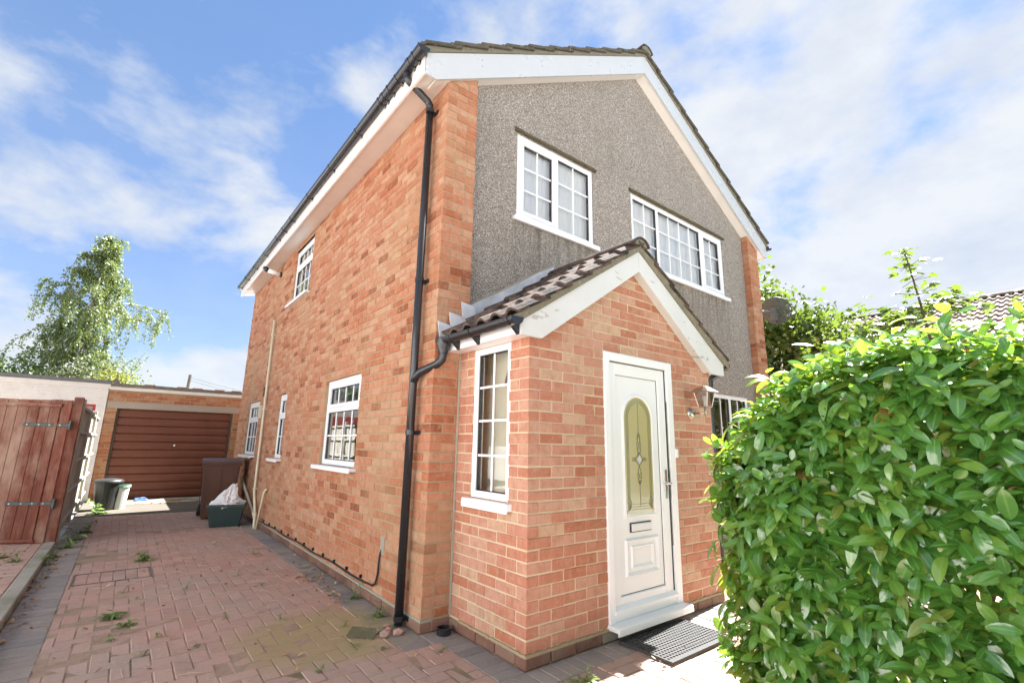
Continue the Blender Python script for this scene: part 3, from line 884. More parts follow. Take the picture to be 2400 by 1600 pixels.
def roof_tiles(parent, ridge_x, ridge_z, pitch_, slope_len, gauge, y0, y1, wd, rolls, amp, th, material, n_single, sides=(-1, 1), thick_head=0.0):
    ncol = max(1, round((y1-y0)/wd)); wd = (y1-y0)/ncol
    ncr = round(slope_len/gauge); gauge = slope_len/ncr
    base = tile_mesh(wd*1.0, gauge*1.18, rolls, amp, th)
    me = mesh_from(MB().add(base.v, base.f), 'roof_tile'); me.materials.append(MATS[material])
    rest = MB()
    for sgn in sides:
        for r_ in range(ncr):
            s_ = slope_len-r_*gauge                   # tail distance from ridge
            for c_ in range(ncol):
                tail = Vector((ridge_x+sgn*s_*math.cos(pitch_), y0+wd*(c_+.5), ridge_z-s_*math.sin(pitch_)))
                tilt = math.atan2(th*1.15, gauge)
                # local x -> world y, local y -> up-slope
                ex = Vector((0, -sgn, 0)); ey = Vector((-sgn*math.cos(pitch_-tilt), 0, math.sin(pitch_-tilt))); ez = ex.cross(ey)
                if ez.z < 0: ex = -ex; ez = ex.cross(ey)
                mt = Matrix((ex, ey, ez)).transposed().to_4x4(); mt.translation = tail+ez*(th*1.15+random.uniform(0, .004))+Vector((0, random.uniform(-.003, .003), 0))
                if c_ < n_single:
                    o = bpy.data.objects.new('roof_tile', me); C.objects.link(o); o.parent = parent
                    mt2 = mt.copy(); mt2.translation = mt.translation-ploc(parent); o.matrix_local = mt2
                else:
                    k_ = len(rest.v); rest.add(base.v, base.f); rest.xform(mt, k_)
    if rest.v: obj('roof_tiling', rest, material, parent, kind='stuff')
roof_tiles(roof, XA, 6.70, SL, 3.81, .345, .80, HY1+.11, .33, 2, .03, .028, 'tile_house', 2)
def ridge_tiles(parent, x, z, y0, y1, ln, r_, material, cap=True):
    y = y0
    while y < y1-.05:
        yb = min(y+ln, y1); m_ = MB(); n_ = 10
        j_ = random.uniform(-.004, .004)
        for yy in (y, yb):
            for rr_ in (r_, r_-.016):
                for i_ in range(n_+1):
                    a_ = PI*.08+PI*.84*i_/n_
                    m_.v.append((x+rr_*math.cos(a_)*1.08, yy, z+rr_*math.sin(a_)*.92+j_))
        N_ = n_+1
        for i_ in range(n_):
            m_.f += [(i_, i_+1, 2*N_+i_+1, 2*N_+i_), (N_+i_, 3*N_+i_, 3*N_+i_+1, N_+i_+1), (i_, N_+i_, N_+i_+1, i_+1), (2*N_+i_, 2*N_+i_+1, 3*N_+i_+1, 3*N_+i_)]
        m_.f += [(0, 2*N_, 3*N_, N_), (n_, N_+n_, 3*N_+n_, 2*N_+n_)]
        obj('ridge_tile', m_, material, parent, smooth=False)
        y = yb+.006
    if cap:
        m_ = MB().prism([(x+(r_-.02)*math.cos(PI*.08+PI*.84*i_/8), y0+.012, z+(r_-.02)*math.sin(PI*.08+PI*.84*i_/8)*.92) for i_ in range(9)], (0, .05, 0))
        obj('ridge_mortar', m_, 'verge_mortar', parent)
ridge_tiles(roof, XA, 6.70, .785, HY1+.12, .44, .125, 'tile_house')
for sgn in (-1, 1):
    m_ = MB().prism([(XA, .835, 6.672), (XA, .835, 6.735), (XA+sgn*3.34, .835, 4.80), (XA+sgn*3.34, .835, 4.735)], (0, .07, 0))
    obj('verge_mortar', m_, 'verge_mortar', roof)
# gutters and downpipe
def half_round(y0, y1, x, z, r_, th=.004, n_=12):
    po = [(x+r_*math.cos(PI+PI*i_/n_), y0, z+r_*math.sin(PI+PI*i_/n_)) for i_ in range(n_+1)]
    pi_ = [(x+(r_-th)*math.cos(PI+PI*i_/n_), y0, z+(r_-th)*math.sin(PI+PI*i_/n_)) for i_ in range(n_, -1, -1)]
    m_ = MB()
    q = po+pi_; N_ = len(q)
    v = q+[(a, y1, c_) for a, b_, c_ in q]
    f = [(i_, (i_+1) % N_, (i_+1) % N_+N_, i_+N_) for i_ in range(N_)]
    for i_ in range(n_): f += [(i_, i_+1, N_-2-i_, N_-1-i_), (N_+i_, 2*N_-1-i_, 2*N_-2-i_, N_+i_+1)]
    return m_.add(v, f)
def disc_cap(y0, y1, x, z, r_, n_=14):
    return MB().prism([(x+r_*math.cos(PI+PI*i_/n_), y0, z+r_*math.sin(PI+PI*i_/n_)) for i_ in range(n_+1)], (0, y1-y0, 0))
GX, GZ, GR = -.569, 4.765, .057
gut = obj('gutter', half_round(.80, HY1+.05, GX, GZ, GR), 'black_plastic', house, smooth=False)
obj('end_cap', disc_cap(.79, .806, GX, GZ+.002, GR+.003), 'black_plastic', gut)
for yb in (.93, 1.03, 1.28, 1.46, 1.60, 1.68, 2.31, 3.22, 4.15, 5.06, 5.56, 5.98, 6.90, 7.80, 8.65, 9.4):
    wdt = .05 if yb in (1.03, 1.60, 5.56) else .022
    m_ = half_round(yb-wdt/2, yb+wdt/2, GX, GZ, GR+.005, .006)
    m_.box(GX+.045, -.508, yb-.012, yb+.012, GZ-.085, GZ-.01)
    m_.prism([(-.509, yb-.014, GZ-.01), (-.509, yb-.014, GZ-.10), (GX+.02, yb-.014, GZ-.055)], (0, .028, 0))
    obj('gutter_bracket', m_, 'black_plastic', gut)
DX, DY = -.312, 1.12
dp = obj('downpipe', MB().tube([(DX, DY, .015), (DX, DY, 4.43)], .034, 14).tube([(DX, DY, 4.42), (DX-.002, DY, 4.49), (DX-.03, DY, 4.525), (GX+.04, DY, 4.625), (GX+.008, DY, 4.65), (GX, DY, 4.71)], .0345, 14), 'black_plastic', house, smooth=True)
for z_ in (4.43, 2.745, 1.44, .06):
    m_ = MB().lathe([(.035, -.02), (.039, -.02), (.039, .02), (.035, .02)], (DX, DY, z_), 16)
    m_.box(DX+.02, HX0-.0, DY-.012, DY+.012, z_-.018, z_+.010); m_.box(HX0-.012, HX0+.002, DY-.055, DY+.03, z_-.02, z_+.012)
    obj('pipe_clip', m_, 'black_plastic', dp)
# right-hand gutter end
obj('gutter', half_round(.80, HY1, 6.101, 4.765, .057), 'black_plastic', house)
# waste pipes
wp = obj('waste_pipe', MB().tube([(-.285, 6.90, 3.52), (-.285, 6.80, .50), (-.287, 6.66, .34), (-.295, 6.50, .19), (-.33, 6.28, .0)], .021, 10), 'waste_pipe', house, smooth=True)
obj('waste_pipe', MB().tube([(-.275, 8.02, .66), (-.282, 7.9, .60), (-.292, 6.72, .21), (-.298, 6.56, .16)], .02, 10), 'waste_pipe', house, smooth=True)
obj('waste_pipe', MB().tube([(-.25, 6.02, .60), (-.285, 6.02, .60), (-.292, 6.06, .55), (-.32, 6.18, .0)], .019, 10), 'waste_pipe', house, smooth=True)
obj('pipe_boss', MB().tube([(-.297, 6.49, .205), (-.305, 6.44, .14)], .029, 10), 'waste_pipe', wp, smooth=True)
for z_ in (3.25, 1.9, .56):
    y_ = 6.80+.10*(z_-.5)/3.02
    obj('pipe_clip', MB().box(-.31, -.246, y_-.012, y_+.03, z_-.01, z_+.01), 'waste_pipe', wp)
# cable along the wall foot
pts = [(HX0-.012, 6.3, .105)]
y_ = 6.1
while y_ > 1.8: pts.append((HX0-.014, y_, .115+.008*math.sin(y_*5)+.02*(6-y_)/4.3*1)); y_ -= .16
pts += [(HX0-.016, 1.76, .142), (HX0-.016, 1.70, .17), (HX0-.014, 1.665, .26), (HX0-.012, 1.66, .40), (HX0+.01, 1.655, .47)]
cb = obj('cable', MB().tube(pts, .0085, 7), 'cable_black', house, smooth=True)
y_ = 6.0
while y_ > 1.9:
    obj('cable_clip', MB().box(HX0-.022, HX0-.002, y_-.008, y_+.008, .125+.02*(6-y_)/4.3, .155+.02*(6-y_)/4.3), 'cable_black', cb); y_ -= .36
obj('mortar_repair', MB().box(HX0-.0035, HX0+.01, 1.60, 1.68, .41, .56), 'cement', house)
vt = MB()
for q in range(7): vt.box(HX0-.03, HX0-.005, 7.20, 7.40, 1.77+q*.03, 1.788+q*.03)
vt.box(HX0-.018, HX0-.0, 7.19, 7.41, 1.755, 1.99)
obj('air_vent', vt, 'vent_buff', house)
obj('alarm_box', MB().cbox(HX0-.04, HX0-.001, 7.06, 7.13, 2.13, 2.31, .006), 'bin_brown', house)
# eaves floodlight on the side wall
fl = thing('floodlight', (HX0-.05, 7.0, 4.40), 'white tubular floodlight on the side wall under the eaves', 'floodlight')
obj('mounting_plate', MB().lathe([(0, -.0), (.05, .0), (.05, -.03), (.0, -.035)], (HX0, 7.0, 4.44), 14, 'x'), 'black_plastic', fl, smooth=True)
obj('lamp_body', MB().tube([(HX0-.03, 7.0, 4.44), (HX0-.24, 7.0, 4.475)], [.042, .046], 14), 'upvc_white', fl, smooth=True)
obj('sensor_head', MB().tube([(HX0-.235, 7.0, 4.475), (HX0-.275, 7.0, 4.485), (HX0-.31, 7.02, 4.52)], [.046, .05, .028], 12), 'black_plastic', fl, smooth=True)

# ------------------------------------------------------------------ porch
PX1 = 2.37
porch = thing('porch', (1.185, .45, 0), 'red brick entrance porch with small tiled pitched roof and white door', 'porch')
DF0, DF1, DFT = .7775, 1.692, 2.106
PXA, PZA, PZE = 1.185, 3.046, 2.185
PSL = (PZA-PZE)/(PXA+.14)
fb = MB()
for a, b_, c_, d_ in wall_cells(.0055, PX1-.0055, -.1, 2.11, [(DF0, DF1, .06, DFT)]): fb.box(a, b_, .0055, .1, c_, d_)
fb.prism([(.0055, .0055, 2.11), (PX1-.0055, .0055, 2.11), (PX1-.0055, .0055, 2.24), (PXA, .0055, 2.98), (.0055, .0055, 2.24)], (0, .095, 0))
pf = obj('front_wall', fb, 'mortar_porch', porch)
PW = (.206, .687, .962, 2.099)
sb = MB()
for a, b_, c_, d_ in wall_cells(.1, 1.0, -.1, 2.13, [PW]): sb.box(.0055, .10, a, b_, c_, d_)
ps = obj('side_wall', sb, 'mortar_porch', porch)
obj('side_wall', MB().box(PX1-.10, PX1-.0055, .1, 1.0, -.1, 2.13), 'mortar_porch', porch)
def clip_gable(rect):
    """keep the part of a brick under the roof line (stepped cut hidden by the bargeboard)"""
    a, b_, c_, d_ = rect
    lim = lambda x: 2.97-abs(x-PXA)*PSL
    if d_ <= min(lim(a), lim(b_)): return [rect]
    out = []; n_ = 4
    for i_ in range(n_):
        p, q = a+(b_-a)*i_/n_, a+(b_-a)*(i_+1)/n_
        top = min(d_, min(lim(p), lim(q)))
        if top-c_ > .006: out.append((p, q, c_, top))
    # merge equal heights
    m_ = []
    for r_ in out:
        if m_ and abs(m_[-1][3]-r_[3]) < 1e-5: m_[-1] = (m_[-1][0], r_[1], c_, r_[3])
        else: m_.append(r_)
    return m_
pb = []
for (u0, u1, z0, z1) in courses(PX1, 0, 39, lambda k: (0.0 if k % 2 == 0 else .1125), [(DF0, DF1, .0, DFT)]):
    for (a, b_, c_, d_) in clip_gable((u0, u1, z0, z1)): pb.append((a, b_, 0, .1025, c_, d_))
nfront = len(pb)
for k in range(0, 27):          # quoins
    z0 = Z0+.075*k+.010; z1 = z0+.065
    if k % 2: pb.append((0, .1025, 0, .215, z0, z1))
for (u0, u1, z0, z1) in courses(.90, 0, 27, lambda k: (.1125 if k % 2 == 0 else .225), [(PW[0], PW[1], PW[2], PW[3])]):
    pb.append((0, .1025, u0, u1, z0, z1))
lay(pb, 300, 'brick', 'brick_porch', pf, 'brickwork', .0035, .0012)
br = []
for (u0, u1, z0, z1) in courses(.88, 0, 27, lambda k: (.1125 if k % 2 == 0 else .0)): br.append((PX1-.1025, PX1, .11+u0, .11+u1, z0, z1))
lay(br, 0, 'brick', 'brick_porch', porch, 'far_side_brickwork')
pl = []
u = -.010
while u < .76: pl.append((u, min(u+.215, .77), -.010, .09, .0, .070)); u += .225
u = 1.70
while u < PX1: pl.append((u, min(u+.215, PX1+.01), -.010, .09, .0, .070)); u += .225
u = .095
while u < .9: pl.append((-.010, .09, u, min(u+.215, .9), .0, .070)); u += .225
lay(pl, 30, 'plinth_brick', 'plinth_brick', porch, 'plinth_brickwork', .007, .003)
m_ = MB(); 
for i_ in range(26):
    xa = -.006+i_*.03; m_.box(xa, xa+.03, -.006-random.uniform(0, .006), .05, .068, .087+random.uniform(-.004, .002))
    if xa < .86: m_.box(-.006-random.uniform(0, .006), .05, xa, xa+.03, .068, .087+random.uniform(-.004, .002))
obj('damp_course_mortar', m_, 'mortar_house', porch); m_ = MB()
for i_ in range(22): m_.box(1.70+i_*.03, 1.73+i_*.03, -.006-random.uniform(0, .006), .05, .068, .087+random.uniform(-.004, .002))
obj('damp_course_mortar', m_, 'mortar_house', porch)
obj('corner_seam', MB().tube([(-.004, .892, .09), (-.004, .892, 2.1)], .009, 6), 'cement', porch)
obj('step_block', MB().cbox(.70, 1.74, -.012, .1, 0, .064, .008), 'kerb_concrete', porch)
obj('lining_and_panel', MB().box(.115, PX1-.115, .97, 1.0, 0, 2.12).box(.20, .22, .11, .96, .0, 2.12).box(PX1-.112, PX1-.106, .11, .96, 0, 2.1).box(.11, PX1-.11, .11, .96, 2.12, 2.135), 'plaster', porch)  # plaster panel close behind the side window is added to catch light
obj('lining_floor', MB().box(.105, PX1-.105, .105, .96, .0, .05), 'room_dark', porch)
window(porch, 'x', 0.0, *PW, [(0, 1, 0, 1, 2, 4, False)], fw_=.05, recess=.012, sill=(.05, .055, .04))
m_ = MB().tube([(.155, .42, 1.99), (.155, .42, 1.93)], .006, 6)
m_.lathe([(.01, .0), (.03, -.08), (.035, -.12), (.032, -.12), (.008, .0)], (.155, .42, 1.93), 14)
obj('pendant_shade', m_, 'bin_brown', porch, smooth=True)
# bargeboards in flaking paint
for sgn in (-1, 1):
    xe = PXA+sgn*1.325; xt = PXA+sgn*1.135; xg = PXA+sgn*.0012
    zt = 2.188; zb = 2.083
    if sgn > 0: xt = PXA+1.085; zb = 2.068; zt = 2.215
    barge(sgn, xe, xt, zt, zb, xg, PZA, 2.853, -.083, -.058, 'bargeboard', 'flaking_paint', porch)
    obj('verge_soffit', MB().prism([(xg, -.058, 2.865), (xg, -.058, 2.885), (xt, -.058, zb+.03), (xt, -.058, zb+.012)], (0, .065, 0)), 'flaking_paint', porch)
    lo, hi = min(xe, xe-sgn*.02), max(xe, xe-sgn*.02)
    obj('fascia', MB().box(lo, hi, -.057, .99, 2.095, 2.20), 'upvc_white', porch)
    lo, hi = min(xe-sgn*.02, xe-sgn*.15), max(xe-sgn*.02, xe-sgn*.15)
    obj('soffit', MB().box(lo, hi, -.055, .99, 2.10, 2.118), 'upvc_white', porch)
PITCH = math.atan(PSL)
proof = obj('roof', MB().prism([(PXA-1.33, -.06, PZA-1.33*PSL+.0), (PXA, -.06, PZA+.015), (PXA+1.33, -.06, PZA-1.33*PSL+.0), (PXA+1.33, -.06, PZA-1.33*PSL-.02), (PXA, -.06, PZA-.02), (PXA-1.33, -.06, PZA-1.33*PSL-.02)], (0, 1.05, 0)), 'felt_edge', porch)
roof_tiles(proof, PXA, PZA+.035, PITCH, 1.62, .27, -.125, .985, .37, 2, .030, .02, 'tile_porch', 9)
ridge_tiles(proof, PXA, PZA+.018, -.13, .985, .44, .108, 'tile_porch')
for sgn in (-1, 1):     # mortar bedding along the verge, bulging under the tiles
    m_ = MB(); n_ = 22
    for i_ in range(n_):
        s0, s1 = i_/n_, (i_+1)/n_
        x0 = PXA+sgn*(.0+1.40*s0); x1 = PXA+sgn*(1.40*s1)
        za, zb_ = PZA-1.40*s0*PSL, PZA-1.40*s1*PSL
        d_ = .012*mnoise.noise(Vector((x0*4, sgn, 0)))
        m_.prism([(x0, -.098+d_, za-.005), (x1, -.098+d_, zb_-.005), (x1, -.112+d_, zb_+.058), (x0, -.112+d_, za+.058)], (0, .08, 0))
    obj('verge_mortar', m_, 'verge_mortar', proof)
# lead flashing, stepped against the corner pier
fl_ = MB()
rl = lambda x: PZA+.035-(PXA-x)*PSL
top = [(1.17, .13), (.95, .155), (.7, .15), (.45, .155), (.25, .17), (.09, .18)]
m_ = MB().prism([(1.17, .985, rl(1.17)+.02)]+[(x, .985+.004*math.sin(x*9), rl(x)+h) for x, h in top]+[(.09, .985, rl(.09)+.02)], (0, .012, 0))
flash = obj('lead_flashing', m_, 'lead_sheet', porch)
m_ = MB()
for (xa, xb, zt_) in [(-.24, -.13, 2.345), (-.135, -.015, 2.44), (-.02, .10, 2.555)]:
    m_.prism([(xa, .880, zt_), (xb+.02, .880, zt_-.02), (xb+.02, .880, rl(xb)+.02), (xa+.03, .880, rl(xa)+.02)], (0, .012, 0))
obj('stepped_flashing', m_, 'lead_sheet', flash)
m_ = MB().prism([(1.2, .99, rl(1.2)+.125), (1.2, .99, rl(1.2)+.16), (.9, .99, rl(.9)+.178), (.4, .99, rl(.4)+.175), (.09, .99, rl(.09)+.205), (.09, .99, rl(.09)+.175), (.4, .99, rl(.4)+.15), (.9, .99, rl(.9)+.15)], (0, .012, 0))
obj('flashing_mortar', m_, 'cement', flash)
fs = MB().add([(1.17, .99, rl(1.17)+.045), (.09, .99, rl(.09)+.045), (.09, .90, rl(.09)+.062), (1.17, .90, rl(1.17)+.062), (1.17, .99, rl(1.17)+.04), (.09, .99, rl(.09)+.04), (.09, .90, rl(.09)+.057), (1.17, .90, rl(1.17)+.057)], [(0, 1, 2, 3), (7, 6, 5, 4), (0, 4, 5, 1), (1, 5, 6, 2), (2, 6, 7, 3), (3, 7, 4, 0)])
obj('apron_flashing', fs, 'lead_sheet', flash)
# porch gutters
pg = obj('gutter', half_round(-.10, .90, -.197, 2.19, .052), 'black_plastic', porch)
obj('end_cap', disc_cap(-.112, -.098, -.197, 2.192, .055), 'black_plastic', pg)
for yb in (-.05, .42, .70):
    m_ = half_round(yb-.011, yb+.011, -.197, 2.19, .057, .006)
    m_.prism([(-.141, yb-.016, 2.19), (-.141, yb-.016, 2.085), (-.20, yb-.016, 2.14)], (0, .032, 0))
    obj('gutter_bracket', m_, 'black_plastic', pg)
obj('outlet', MB().lathe([(.06, .03), (.06, -.035), (.04, -.07), (.04, -.10)], (-.2, .84, 2.17), 14), 'black_plastic', pg, smooth=True)
sn = obj('swan_neck', MB().tube([(-.2, .84, 2.13), (-.2, .84, 2.06), (-.205, .85, 2.02), (-.225, .89, 1.985), (-.285, 1.04, 1.935), (-.303, 1.085, 1.905), (DX, DY, 1.85)], .034, 14), 'black_plastic', pg, smooth=True)
for (q, r_) in (((-.2, .84, 2.09), .039), ):
    obj('collar', MB().lathe([(.034, -.02), (r_, -.02), (r_, .02), (.034, .02)], q, 14), 'black_plastic', sn, smooth=True)
m_ = half_round(-.10, .95, 2.567, 2.20, .052)
m_.tube([(2.55, -.05, 2.17), (2.50, -.02, 2.10), (2.42, .02, 2.03), (2.41, .03, 1.9), (2.41, .03, .1)], .034, 12)
obj('gutter', m_, 'black_plastic', porch)
# ---- front door
door = obj('door_frame', MB().cbox(DF0, DF0+.068, -.012, .07, .10, DFT, .004).cbox(DF1-.068, DF1, -.012, .07, .10, DFT, .004).cbox(DF0+.068, DF1-.068, -.011, .07, DFT-.068, DFT, .004).cbox(DF0+.068, DF1-.068, -.006, .07, .108, .165, .004).box(DF1, DF1+.012, -.008, .02, .10, DFT-.004), 'upvc_white', porch)
L0, L1, LB, LT = DF0+.072, DF1-.072, .172, DFT-.072
lf = MB().cbox(L0, L0+.10, .018, .07, LB, LT, .006).cbox(L1-.10, L1, .018, .07, LB, LT, .006).cbox(L0+.10, L1-.10, .019, .07, LT-.10, LT, .006).cbox(L0+.10, L1-.10, .019, .07, LB, LB+.085, .006)
lf.box(L0+.09, L1-.09, .036, .066, LB+.08, LT-.09)
leaf = obj('door_leaf', lf, 'upvc_white', door)
obj('edge_seal', MB().box(L1-.003, L1+.005, .012, .05, LB, LT).box(L0-.005, L0+.003, .012, .05, LB, LT).box(L0, L1, .012, .05, LT-.002, LT+.005), 'grey_seal', leaf)
i0, i1, iz0, iz1 = L0+.10, L1-.10, LB+.085, LT-.10
gs_ = MB()
for (a, b_, c_, d_) in [(i0, i0+.004, iz0, iz1), (i1-.004, i1, iz0, iz1), (i0, i1, iz1-.004, iz1), (i0, i1, iz0, iz0+.004)]: gs_.box(a, b_, .033, .038, c_, d_)
obj('panel_seal', gs_, 'grey_seal', leaf)
obj('weather_bar', MB().prism([(L0-.01, .02, LB+.035), (L0-.01, -.022, LB+.012), (L0-.01, -.022, LB-.008), (L0-.01, .02, LB-.008)], (L1-L0+.02, 0, 0)), 'upvc_white', leaf)
obj('door_sill', MB().cbox(DF0-.012, DF1+.012, -.105, .06, .074, .108, .006).box(DF0-.012, DF1+.012, -.1045, -.092, .058, .078), 'upvc_white', porch)
gcx, gr, gz0, gzc = (L0+L1)/2, .180, .83, 1.585
def arch(r_, zb, n_=24, y=.03):
    q = [(gcx-r_, y, zb)]+[(gcx+r_*math.cos(PI-PI*i_/n_), y, gzc+r_*math.sin(PI-PI*i_/n_)) for i_ in range(n_+1)]+[(gcx+r_, y, zb)]
    return q
obj('door_glass', MB().prism(arch(gr, gz0, 24, .030), (0, .004, 0)), 'obscure_glass', leaf)
def strip(pts, wd, y0, y1):
    m_ = MB(); n_ = len(pts)
    for a, b_ in zip(pts, pts[1:]):
        a = Vector(a); b_ = Vector(b_); d_ = (b_-a)
        if d_.length < 1e-6: continue
        d_.normalize(); nrm = Vector((-d_.z, 0, d_.x))*wd/2
        e_ = d_*wd*.3
        m_.prism([(p.x, y0, p.z) for p in (a-e_+nrm, b_+e_+nrm, b_+e_-nrm, a-e_-nrm)], (0, y1-y0, 0))
    return m_
def rim(r0, r1, z0_, z1_, y0, y1, n_=24):
    a = arch(r0, z0_, n_, y1); b_ = arch(r1, z1_, n_, y0); m_ = MB(); N_ = len(a)
    v = a+b_; f = [(i_, i_+1, N_+i_+1, N_+i_) for i_ in range(N_-1)]+[(N_-1, 0, N_, 2*N_-1)]
    return m_.add(v, f)
mo = rim(gr, gr+.014, gz0, gz0-.014, .022, .030); k_ = rim(gr+.014, gr+.032, gz0-.014, gz0-.034, .036, .022); mo.add(k_.v, k_.f)
obj('glass_moulding', mo, 'upvc_white', leaf)
le = MB()
for r_, zb in ((gr-.022, gz0+.03), (gr-.034, gz0+.045), (gr-.048, gz0+.06)):
    s_ = strip(arch(r_, zb, 24, .028), .0024, .0275, .0305); le.add(s_.v, s_.f)
def cur(fx, fz, n_=26, wd=.0024):
    s_ = strip([(gcx+fx(i_/n_), .028, fz(i_/n_)) for i_ in range(n_+1)], wd, .027, .0305); le.add(s_.v, s_.f)
cur(lambda t_: 0, lambda t_: gz0+.06+t_*.20, 4); cur(lambda t_: 0, lambda t_: 1.48+t_*.235, 4)
for sg in (-1, 1):
    cur(lambda t_: sg*.021*math.sin(t_*PI*2)*(1-.25*t_), lambda t_: 1.48-t_*.22-.0)
    cur(lambda t_: sg*.024*math.sin(t_*PI), lambda t_: 1.46-t_*.20)
    cur(lambda t_: sg*.024*math.sin(t_*PI), lambda t_: 1.22-t_*.14-.02)
    cur(lambda t_: sg*.018*math.sin(t_*PI*2), lambda t_: 1.21-t_*.15-.01)
    cur(lambda t_: sg*(.052-abs(t_-.5)*.104), lambda t_: 1.31-t_*.11+0.0, 2, .006)
    cur(lambda t_: sg*(.045+.05*t_), lambda t_: 1.255+.014*math.sin(t_*PI*2), 12)
    cur(lambda t_: sg*(.045+.05*t_), lambda t_: 1.255-.014*math.sin(t_*PI*2), 12)
    cur(lambda t_: sg*(.145-.028*math.sin(t_*PI)), lambda t_: gz0+.03+t_*.10, 12)
    cur(lambda t_: sg*(.175-.04*math.sin(t_*PI)), lambda t_: gz0+.02+t_*.08, 12)
for q in (.035, .055, .075): cur(lambda t_: -.12+.24*t_, lambda t_: gz0+q, 3)
obj('leading', le, 'lead_came', leaf)
obj('bevel_cluster', MB().prism([(gcx, .025, 1.292), (gcx+.030, .025, 1.255), (gcx, .025, 1.218), (gcx-.030, .025, 1.255)], (0, .004, 0)), 'bevel_glass', leaf)
mp = MB()
mc = gcx-.008
for (d_, y_) in ((0, .030), ):
    for (x0, x1, z0, z1) in [(mc-.135, mc+.135, .695, .768)]:
        obj('letterbox_frame', MB().cbox(x0, x1, .024, .04, z0, z1, .004), 'grey_seal', leaf)
        obj('letterbox_flap', MB().cbox(x0+.008, x1-.008, .017, .03, z0+.008, z1-.008, .004), 'door_mail', leaf)
def frame_mould(x0, x1, z0, z1, wd, y0):
    m_ = MB()
    o_ = [(x0, z0), (x1, z0), (x1, z1), (x0, z1)]; i_ = [(x0+wd, z0+wd), (x1-wd, z0+wd), (x1-wd, z1-wd), (x0+wd, z1-wd)]; c_ = [(x0+wd*.4, z0+wd*.4), (x1-wd*.4, z0+wd*.4), (x1-wd*.4, z1-wd*.4), (x0+wd*.4, z1-wd*.4)]
    v = [(a, .037, b_) for a, b_ in o_]+[(a, y0, b_) for a, b_ in c_]+[(a, .037, b_) for a, b_ in i_]
    f = []
    for k_ in range(4): f += [(k_, (k_+1) % 4, 4+(k_+1) % 4, 4+k_), (4+k_, 4+(k_+1) % 4, 8+(k_+1) % 4, 8+k_)]
    return m_.add(v, f)
obj('raised_moulding', frame_mould(gcx-.215, gcx+.215, .375, .655, .034, .016), 'upvc_white', leaf)
obj('raised_moulding', frame_mould(gcx-.145, gcx+.145, .43, .60, .028, .020), 'upvc_white', leaf)
hd = obj('door_handle', MB().cbox(L1-.062, L1-.034, .004, .020, .93, 1.17, .004), 'chrome', leaf)
obj('lever', MB().tube([(L1-.048, .01, 1.06), (L1-.048, -.035, 1.06), (L1-.06, -.045, 1.06), (L1-.16, -.045, 1.058)], .009, 8), 'chrome', hd, smooth=True)
obj('lock_strip', MB().box(L1+.004, L1+.008, .0, .018, .55, 1.75), 'chrome', leaf)
obj('doorbell', MB().cbox(DF1-.006, DF1+.028, -.030, -.008, 1.27, 1.345, .004), 'upvc_white', porch)
# ---- wall lantern right of the door
ln = thing('wall_lantern', (2.0, -.05, 1.62), 'silver wall lantern with glass sides on the porch beside the door', 'wall lantern')
lx = 2.0
obj('backplate', MB().lathe([(0, -.03), (.035, -.028), (.052, -.012), (.055, .0)], (lx, 0, 1.67), 20, 'y'), 'lantern_metal', ln, smooth=True)
obj('arm', MB().tube([(lx, -.02, 1.67), (lx, -.15, 1.67)], .008, 8).tube([(lx, -.15, 1.64), (lx, -.15, 1.72)], .010, 8), 'lantern_metal', ln, smooth=True)
def sq(r_, z): return [(lx+a*r_, -.15+b_*r_, z) for a, b_ in ((-1, -1), (1, -1), (1, 1), (-1, 1))]
bd = MB(); v = sq(.040, 1.725)+sq(.066, 1.86)
bd.add(v, [(0, 1, 5, 4), (1, 2, 6, 5), (2, 3, 7, 6), (3, 0, 4, 7)])
obj('glass_body', bd, 'lantern_glass', ln)
cg = MB()
for q in range(4): cg.tube([v[q], v[4+q]], .0045, 6)
for q in range(4): cg.tube([v[q], v[(q+1) % 4]], .005, 6); cg.tube([v[4+q], v[4+(q+1) % 4]], .005, 6)
obj('cage', cg, 'lantern_metal', ln)
rf = MB(); v = sq(.092, 1.862)+sq(.040, 1.905)+sq(.012, 1.915)
f = [(0, 3, 2, 1)]
for b_ in (0, 4):
    for q in range(4): f.append((b_+q, b_+(q+1) % 4, b_+4+(q+1) % 4, b_+4+q))
rf.add(v, f+[(8, 9, 10, 11)])
rf.lathe([(.012, 1.91), (.016, 1.925), (.006, 1.94), (.0, 1.95)], (lx, -.15, 0), 10)
obj('lantern_roof', rf, 'lantern_metal', ln)
obj('bulb', MB().lathe([(.012, 1.73), (.014, 1.77), (.022, 1.80), (.02, 1.825), (.0, 1.835)], (lx, -.15, 0), 10), 'upvc_white', ln, smooth=True)

# ---- doormat with holes
mx0, mx1, my0, my1 = .80, 1.56, -.50, -.07
dm = MB(); cols_, rows_ = 24, 13
bx0, bx1, by0, by1 = mx0+.012, mx1-.012, my0+.035, my1-.012
cw, ch = (bx1-bx0)/cols_, (by1-by0)/rows_
zt, zb = .022, .006
for j_ in range(rows_):
    for i_ in range(cols_):
        cx_, cy_ = bx0+(i_+.5)*cw, by0+(j_+.5)*ch
        outer = []; inner = []
        for q in range(8):
            a = PI/4*q
            ox = max(-1, min(1, math.cos(a)*1.4143)); oy = max(-1, min(1, math.sin(a)*1.4143))
            outer.append((cx_+ox*cw/2, cy_+oy*ch/2)); inner.append((cx_+math.cos(a)*cw*.36, cy_+math.sin(a)*ch*.36))
        v = [(x, y, zt) for x, y in outer]+[(x, y, zt) for x, y in inner]+[(x, y, zb) for x, y in inner]
        f = []
        for q in range(8): f += [(q, (q+1) % 8, 8+(q+1) % 8, 8+q), (8+q, 8+(q+1) % 8, 16+(q+1) % 8, 16+q)]
        dm.add(v, f)
